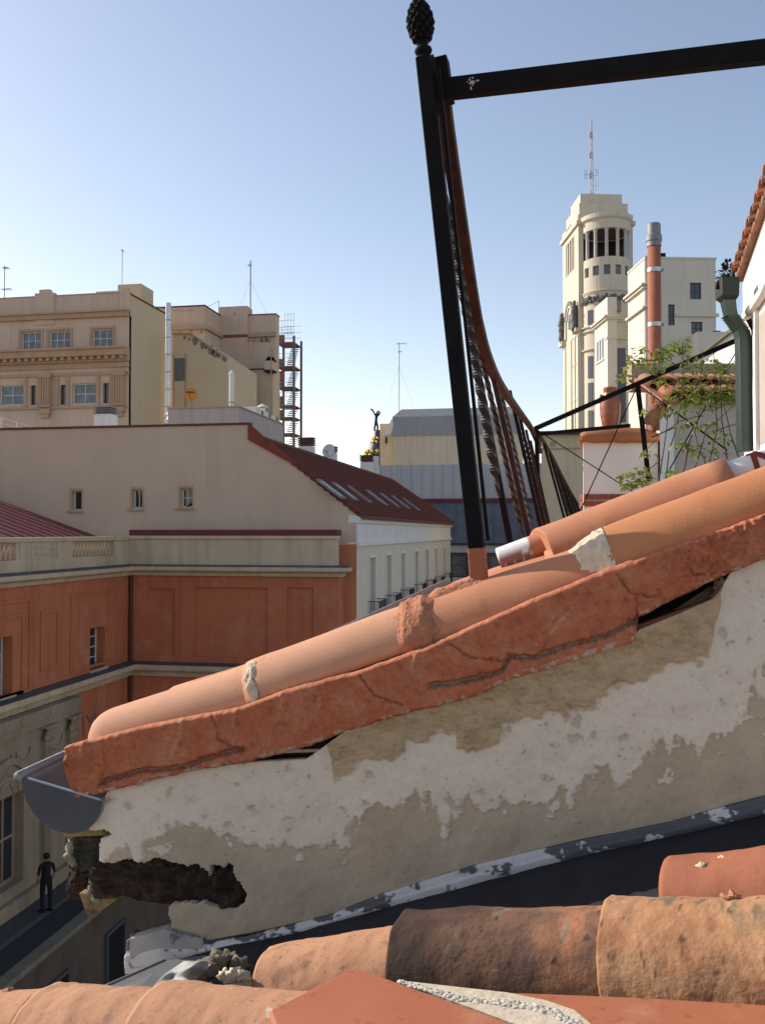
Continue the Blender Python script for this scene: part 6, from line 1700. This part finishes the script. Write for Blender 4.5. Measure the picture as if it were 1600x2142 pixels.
wob = lambda sd: (lambda t, w: 1+.035*fN(t*100, w*30, .025, 3, sd)+.012*fN(t*100, w*60, .12, 4, sd+1)+.03*sst(.10,.0,t)*fN(w*60, 0, .15, 3, sd+2))
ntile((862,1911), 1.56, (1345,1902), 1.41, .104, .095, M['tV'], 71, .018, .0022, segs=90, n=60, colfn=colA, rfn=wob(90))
ntile((1300,1884), 1.43, (1790,1886), 1.27, .108, .10, M['tV'], 72, .02, .0030, segs=90, n=60, colfn=colB, rfn=wob(94))
ntile((590,1982), 1.68, (880,1942), 1.58, .098, .090, M['tC'], 73, .016, .0018, segs=50, n=40, rfn=wob(97))
ntile((1432,1802), 1.66, (1750,1775), 1.52, .105, .098, pm('red_curved_tile', (.36,.13,.07), (.28,.10,.055), 8, .85, .4, 60, bdist=.004), 74, .016, .003, roll=-.15)  # deeper and redder than the other curved tiles
ntile((-120,2084), 1.53, (100,2083), 1.44, .095, .088, M['tC'], 75, .016, .003)
ntile((112,2068), 1.44, (372,2088), 1.34, .112, .098, M['tC'], 76, .018, .0018, segs=50, n=40, rfn=wob(98))
ntile((345,2068), 1.37, (680,2092), 1.26, .108, .098, M['tC'], 77, .018, .0018, segs=50, n=40, rfn=wob(99))
# old lime edge on the second front tile, pebbles of mortar
for (px, py, d, s, sd_) in ((1470,1812,1.62,.009,1), (1508,1812,1.62,.016,2), (1570,1803,1.6,.010,3), (1530,1882,1.36,.012,4), (487,2042,1.62,.014,5), (470,2040,1.62,.010,6), (504,2040,1.62,.011,7), (495,2034,1.63,.009,8), (515,2046,1.62,.008,9), (18,2078,1.5,.010,10)):
    MB().ball(at(px, py, d), s, 12, 8, (1.2,1,.8), 1.0, sd_).build('mortar_crumb', M['lime'] if sd_ not in (10, 4) else M['mortar2'], lr, smooth=True)
# new flat tiles and lime line
zf = at(742, 2022, 1.28).z
def flat(pts, z, mat, th=.018): return MB().prism([onZ(x, y, z) for x, y in pts], (0,0,-th)).build('flat_tile', mat, lr, bevel=.004)
flat([(742,2021), (562,2112), (640,2330), (1110,2330), (1180,2200), (1098,2150)], zf, M['tF'])
flat([(1062,2074), (1300,2083), (1640,2102), (1800,2330), (1280,2330)], zf-.014, M['tF'])
MB().prism([onZ(x, y, zf-.011) for x, y in ((830,2050),(1062,2076),(1140,2092),(1200,2112),(1245,2150),(1290,2330),(1120,2330),(1098,2150))], (0,0,-.02)).build('lime_bed', M['lime'], lr)
m = MB(); rn = random.Random(9)
edge = [(835,2054), (900,2072), (960,2090), (1040,2098), (1110,2106), (1165,2122), (1215,2150), (1250,2185)]
for i in range(700):
    t = i/700*(len(edge)-1); a, b = edge[int(t)], edge[min(int(t)+1, len(edge)-1)]; f_ = t-int(t); wd = 2+9*min(1, t/4.0)
    px = a[0]+(b[0]-a[0])*f_+rn.uniform(-wd, wd)*.8; py = a[1]+(b[1]-a[1])*f_+rn.uniform(-wd, wd)*.55
    m.ball(onZ(px, py, zf-.0115), rn.uniform(.0016, .0034), 6, 4, (1.5,1.4,.6), .8, i)
m.build('lime_bedding', pm('white_lime', (.58,.53,.44), (.45,.41,.34), 60, .95, .8, 120, bdist=.004), lr, smooth=True)['kind'] = 'stuff'
MB().prism([onZ(x, y, zf-.010) for x, y in ((556,2110),(562,2105),(610,2140),(602,2144))], (0,0,-.01)).build('lime_edge', M['lime'], lr)
# bedding deck under the tiles
MB().prism([cw(x, y, -.80) for x, y in ((-.40,1.50),(-.30,1.66),(.1,1.74),(1.1,1.62),(1.4,.3),(-.9,.3),(-.72,1.45))], (0,0,-.05)).build('roof_deck', pm('dark_bedding', (.07,.055,.045), (.04,.032,.028), 12, .95, .6, 30), lr)
# dark lead valley between wall and tiles
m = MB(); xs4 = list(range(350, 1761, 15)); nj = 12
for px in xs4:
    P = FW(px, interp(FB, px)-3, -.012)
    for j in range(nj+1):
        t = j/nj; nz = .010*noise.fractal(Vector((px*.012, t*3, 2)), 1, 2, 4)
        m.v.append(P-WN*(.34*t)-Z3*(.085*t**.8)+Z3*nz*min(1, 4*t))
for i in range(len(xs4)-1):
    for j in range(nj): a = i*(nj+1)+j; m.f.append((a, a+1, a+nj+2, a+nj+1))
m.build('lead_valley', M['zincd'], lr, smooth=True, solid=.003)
# crumpled zinc scrap and lower gutter at the left
m = MB(); nx, ny = 26, 16
PL = [(330,2060),(395,2010),(430,2000),(448,2022)]; 
for i in range(nx+1):
    u = i/nx
    for j in range(ny+1):
        v = j/ny
        px = 300+u*75+v*85-12*u*v; py = 2092-v*88+u*22*(1-v)-8*math.sin(v*4)
        P = at(px, py, 1.70+.03*math.sin(u*5+v*3)+.05*noise.noise(Vector((u*3, v*3, 1)))-.12*(1-v)); m.v.append(P)
for i in range(nx):
    for j in range(ny): a = i*(ny+1)+j; m.f.append((a, a+1, a+ny+2, a+ny+1))
m.build('crumpled_zinc', pm('pale_scrap', (.38,.38,.36), (.27,.27,.26), 9, .65, .3, 40), lr, smooth=True, solid=.002)
m = MB(); 
for k2, (px, py, d, s) in enumerate(((432,2030,1.72,.022), (455,2012,1.74,.02), (480,2010,1.76,.018), (500,2018,1.74,.016), (415,2042,1.70,.014))): m.ball(at(px, py, d), s, 12, 8, (1.2,1,.8), .9, k2+40)
m.build('mortar_lumps', pm('dull_mortar', (.25,.21,.15), (.15,.12,.09), 40, .95, .9, 90), lr, smooth=True)
P = [at(205, 2071, 1.78), at(345, 2009, 1.98), at(430, 1998, 1.98), at(450, 2090, 1.66), at(250, 2100, 1.62)]
MB().prism(P, (0, 0, -.004)).build('zinc_sheet', pm('blue_grey_sheet', (.13,.14,.15), (.09,.10,.11), 7, .6, .2, 30), lr)
MB().tube([P[0], P[1]], .004, 6).build('sheet_bead', M['zinc'], lr)

# ================================================================== person on the pavement
pf = onZ(97, 1908, .12)
def person(loc, face):
    ca, sa = math.cos(face), math.sin(face)
    cloth = pm('black_clothes', (.012,.012,.016), (.008,.008,.011), 20, .9, .3, 60)
    skinm = pm('skin', (.34,.19,.13), (.30,.165,.11), 10, .6, .1, 60)
    root = thing('person', 'person in dark T-shirt and dark trousers standing on the pavement', 'person', loc)
    def S(v): return [(x*ca-y*sa, x*sa+y*ca, z, r) for x, y, z, r in v]
    # x = forward, y = left; hands low, looking down the street
    body = S([(0,0,.95,.135),(0,0,1.10,.125),(.01,0,1.28,.150),(.0,0,1.42,.10),(.01,0,1.50,.058),
              (0,.10,.90,.095),(.03,.11,.50,.070),(.0,.11,.09,.048),(.13,.12,.04,.042),
              (0,-.10,.90,.095),(-.03,-.11,.50,.070),(-.05,-.11,.09,.048),(.09,-.13,.04,.042),
              (0,.19,1.40,.058),(-.03,.25,1.14,.044),(0,-.19,1.40,.058),(-.02,-.25,1.14,.044)])
    E = [(0,1),(1,2),(2,3),(3,4),(0,5),(5,6),(6,7),(7,8),(0,9),(9,10),(10,11),(11,12),(3,13),(13,14),(3,15),(15,16)]
    skin_figure('body', body, E, cloth, root, sub=2)
    for s_ in (1, -1):
        arm = S([(-.03*(1 if s_ > 0 else .6), .25*s_, 1.16, .038), (.10, .23*s_, .94, .030), (.14, .21*s_, .90, .03), (.20, .20*s_, .85, .018), (.19,.225*s_,.85,.012), (.205,.18*s_,.85,.011), (.19,.17*s_,.88,.012)])
        skin_figure('forearm', arm, [(0,1),(1,2),(2,3),(2,4),(2,5),(2,6)], skinm, root, sub=2)
    hd = S([(.015,0,1.52,.052), (.02,0,1.58,.078), (.02,0,1.66,.088), (.01,0,1.71,.066), (.105,0,1.625,.016), (.075,0,1.57,.03)])
    h = skin_figure('head', hd, [(0,1),(1,2),(2,3),(2,4),(1,5)], skinm, root, sub=2)
    m = MB(); c = Vector(loc)+Vector((-.012*ca, -.012*sa, 1.675)); m.ball(c, .104, 14, 10, (1,1,.98))
    m2 = MB(); keep = []
    fv = Vector((ca, sa, 0))
    for f in m.f:
        q = sum((m.v[i] for i in f), Vector())/len(f)-c
        if q.z > .015 or q.dot(fv) < -.02: keep.append(f)
    m.f = keep; m.build('hair', pm('dark_hair', (.015,.011,.009), None, 40, .7, .4, 90), root, smooth=True, solid=.01)
    e = MB()
    for s_ in (1, -1): e.ball(Vector(loc)+fv*.098+Vector((-sa, ca, 0))*.03*s_+Z3*1.645, .011, 6, 5)
    e.build('eyes', M['dark'], root)
    sh = MB()
    for x, y in ((.05,.115), (.0,-.12)):
        p = Vector(loc)+fv*x+Vector((-sa, ca, 0))*y; sh.ball(p+Z3*.045, .12, 10, 7, (1,.45,.42) if abs(ca) > .7 else (.45,1,.42))
    sh.build('shoes', M['dark'], root, smooth=True)
    return root
person(pf, R(140))
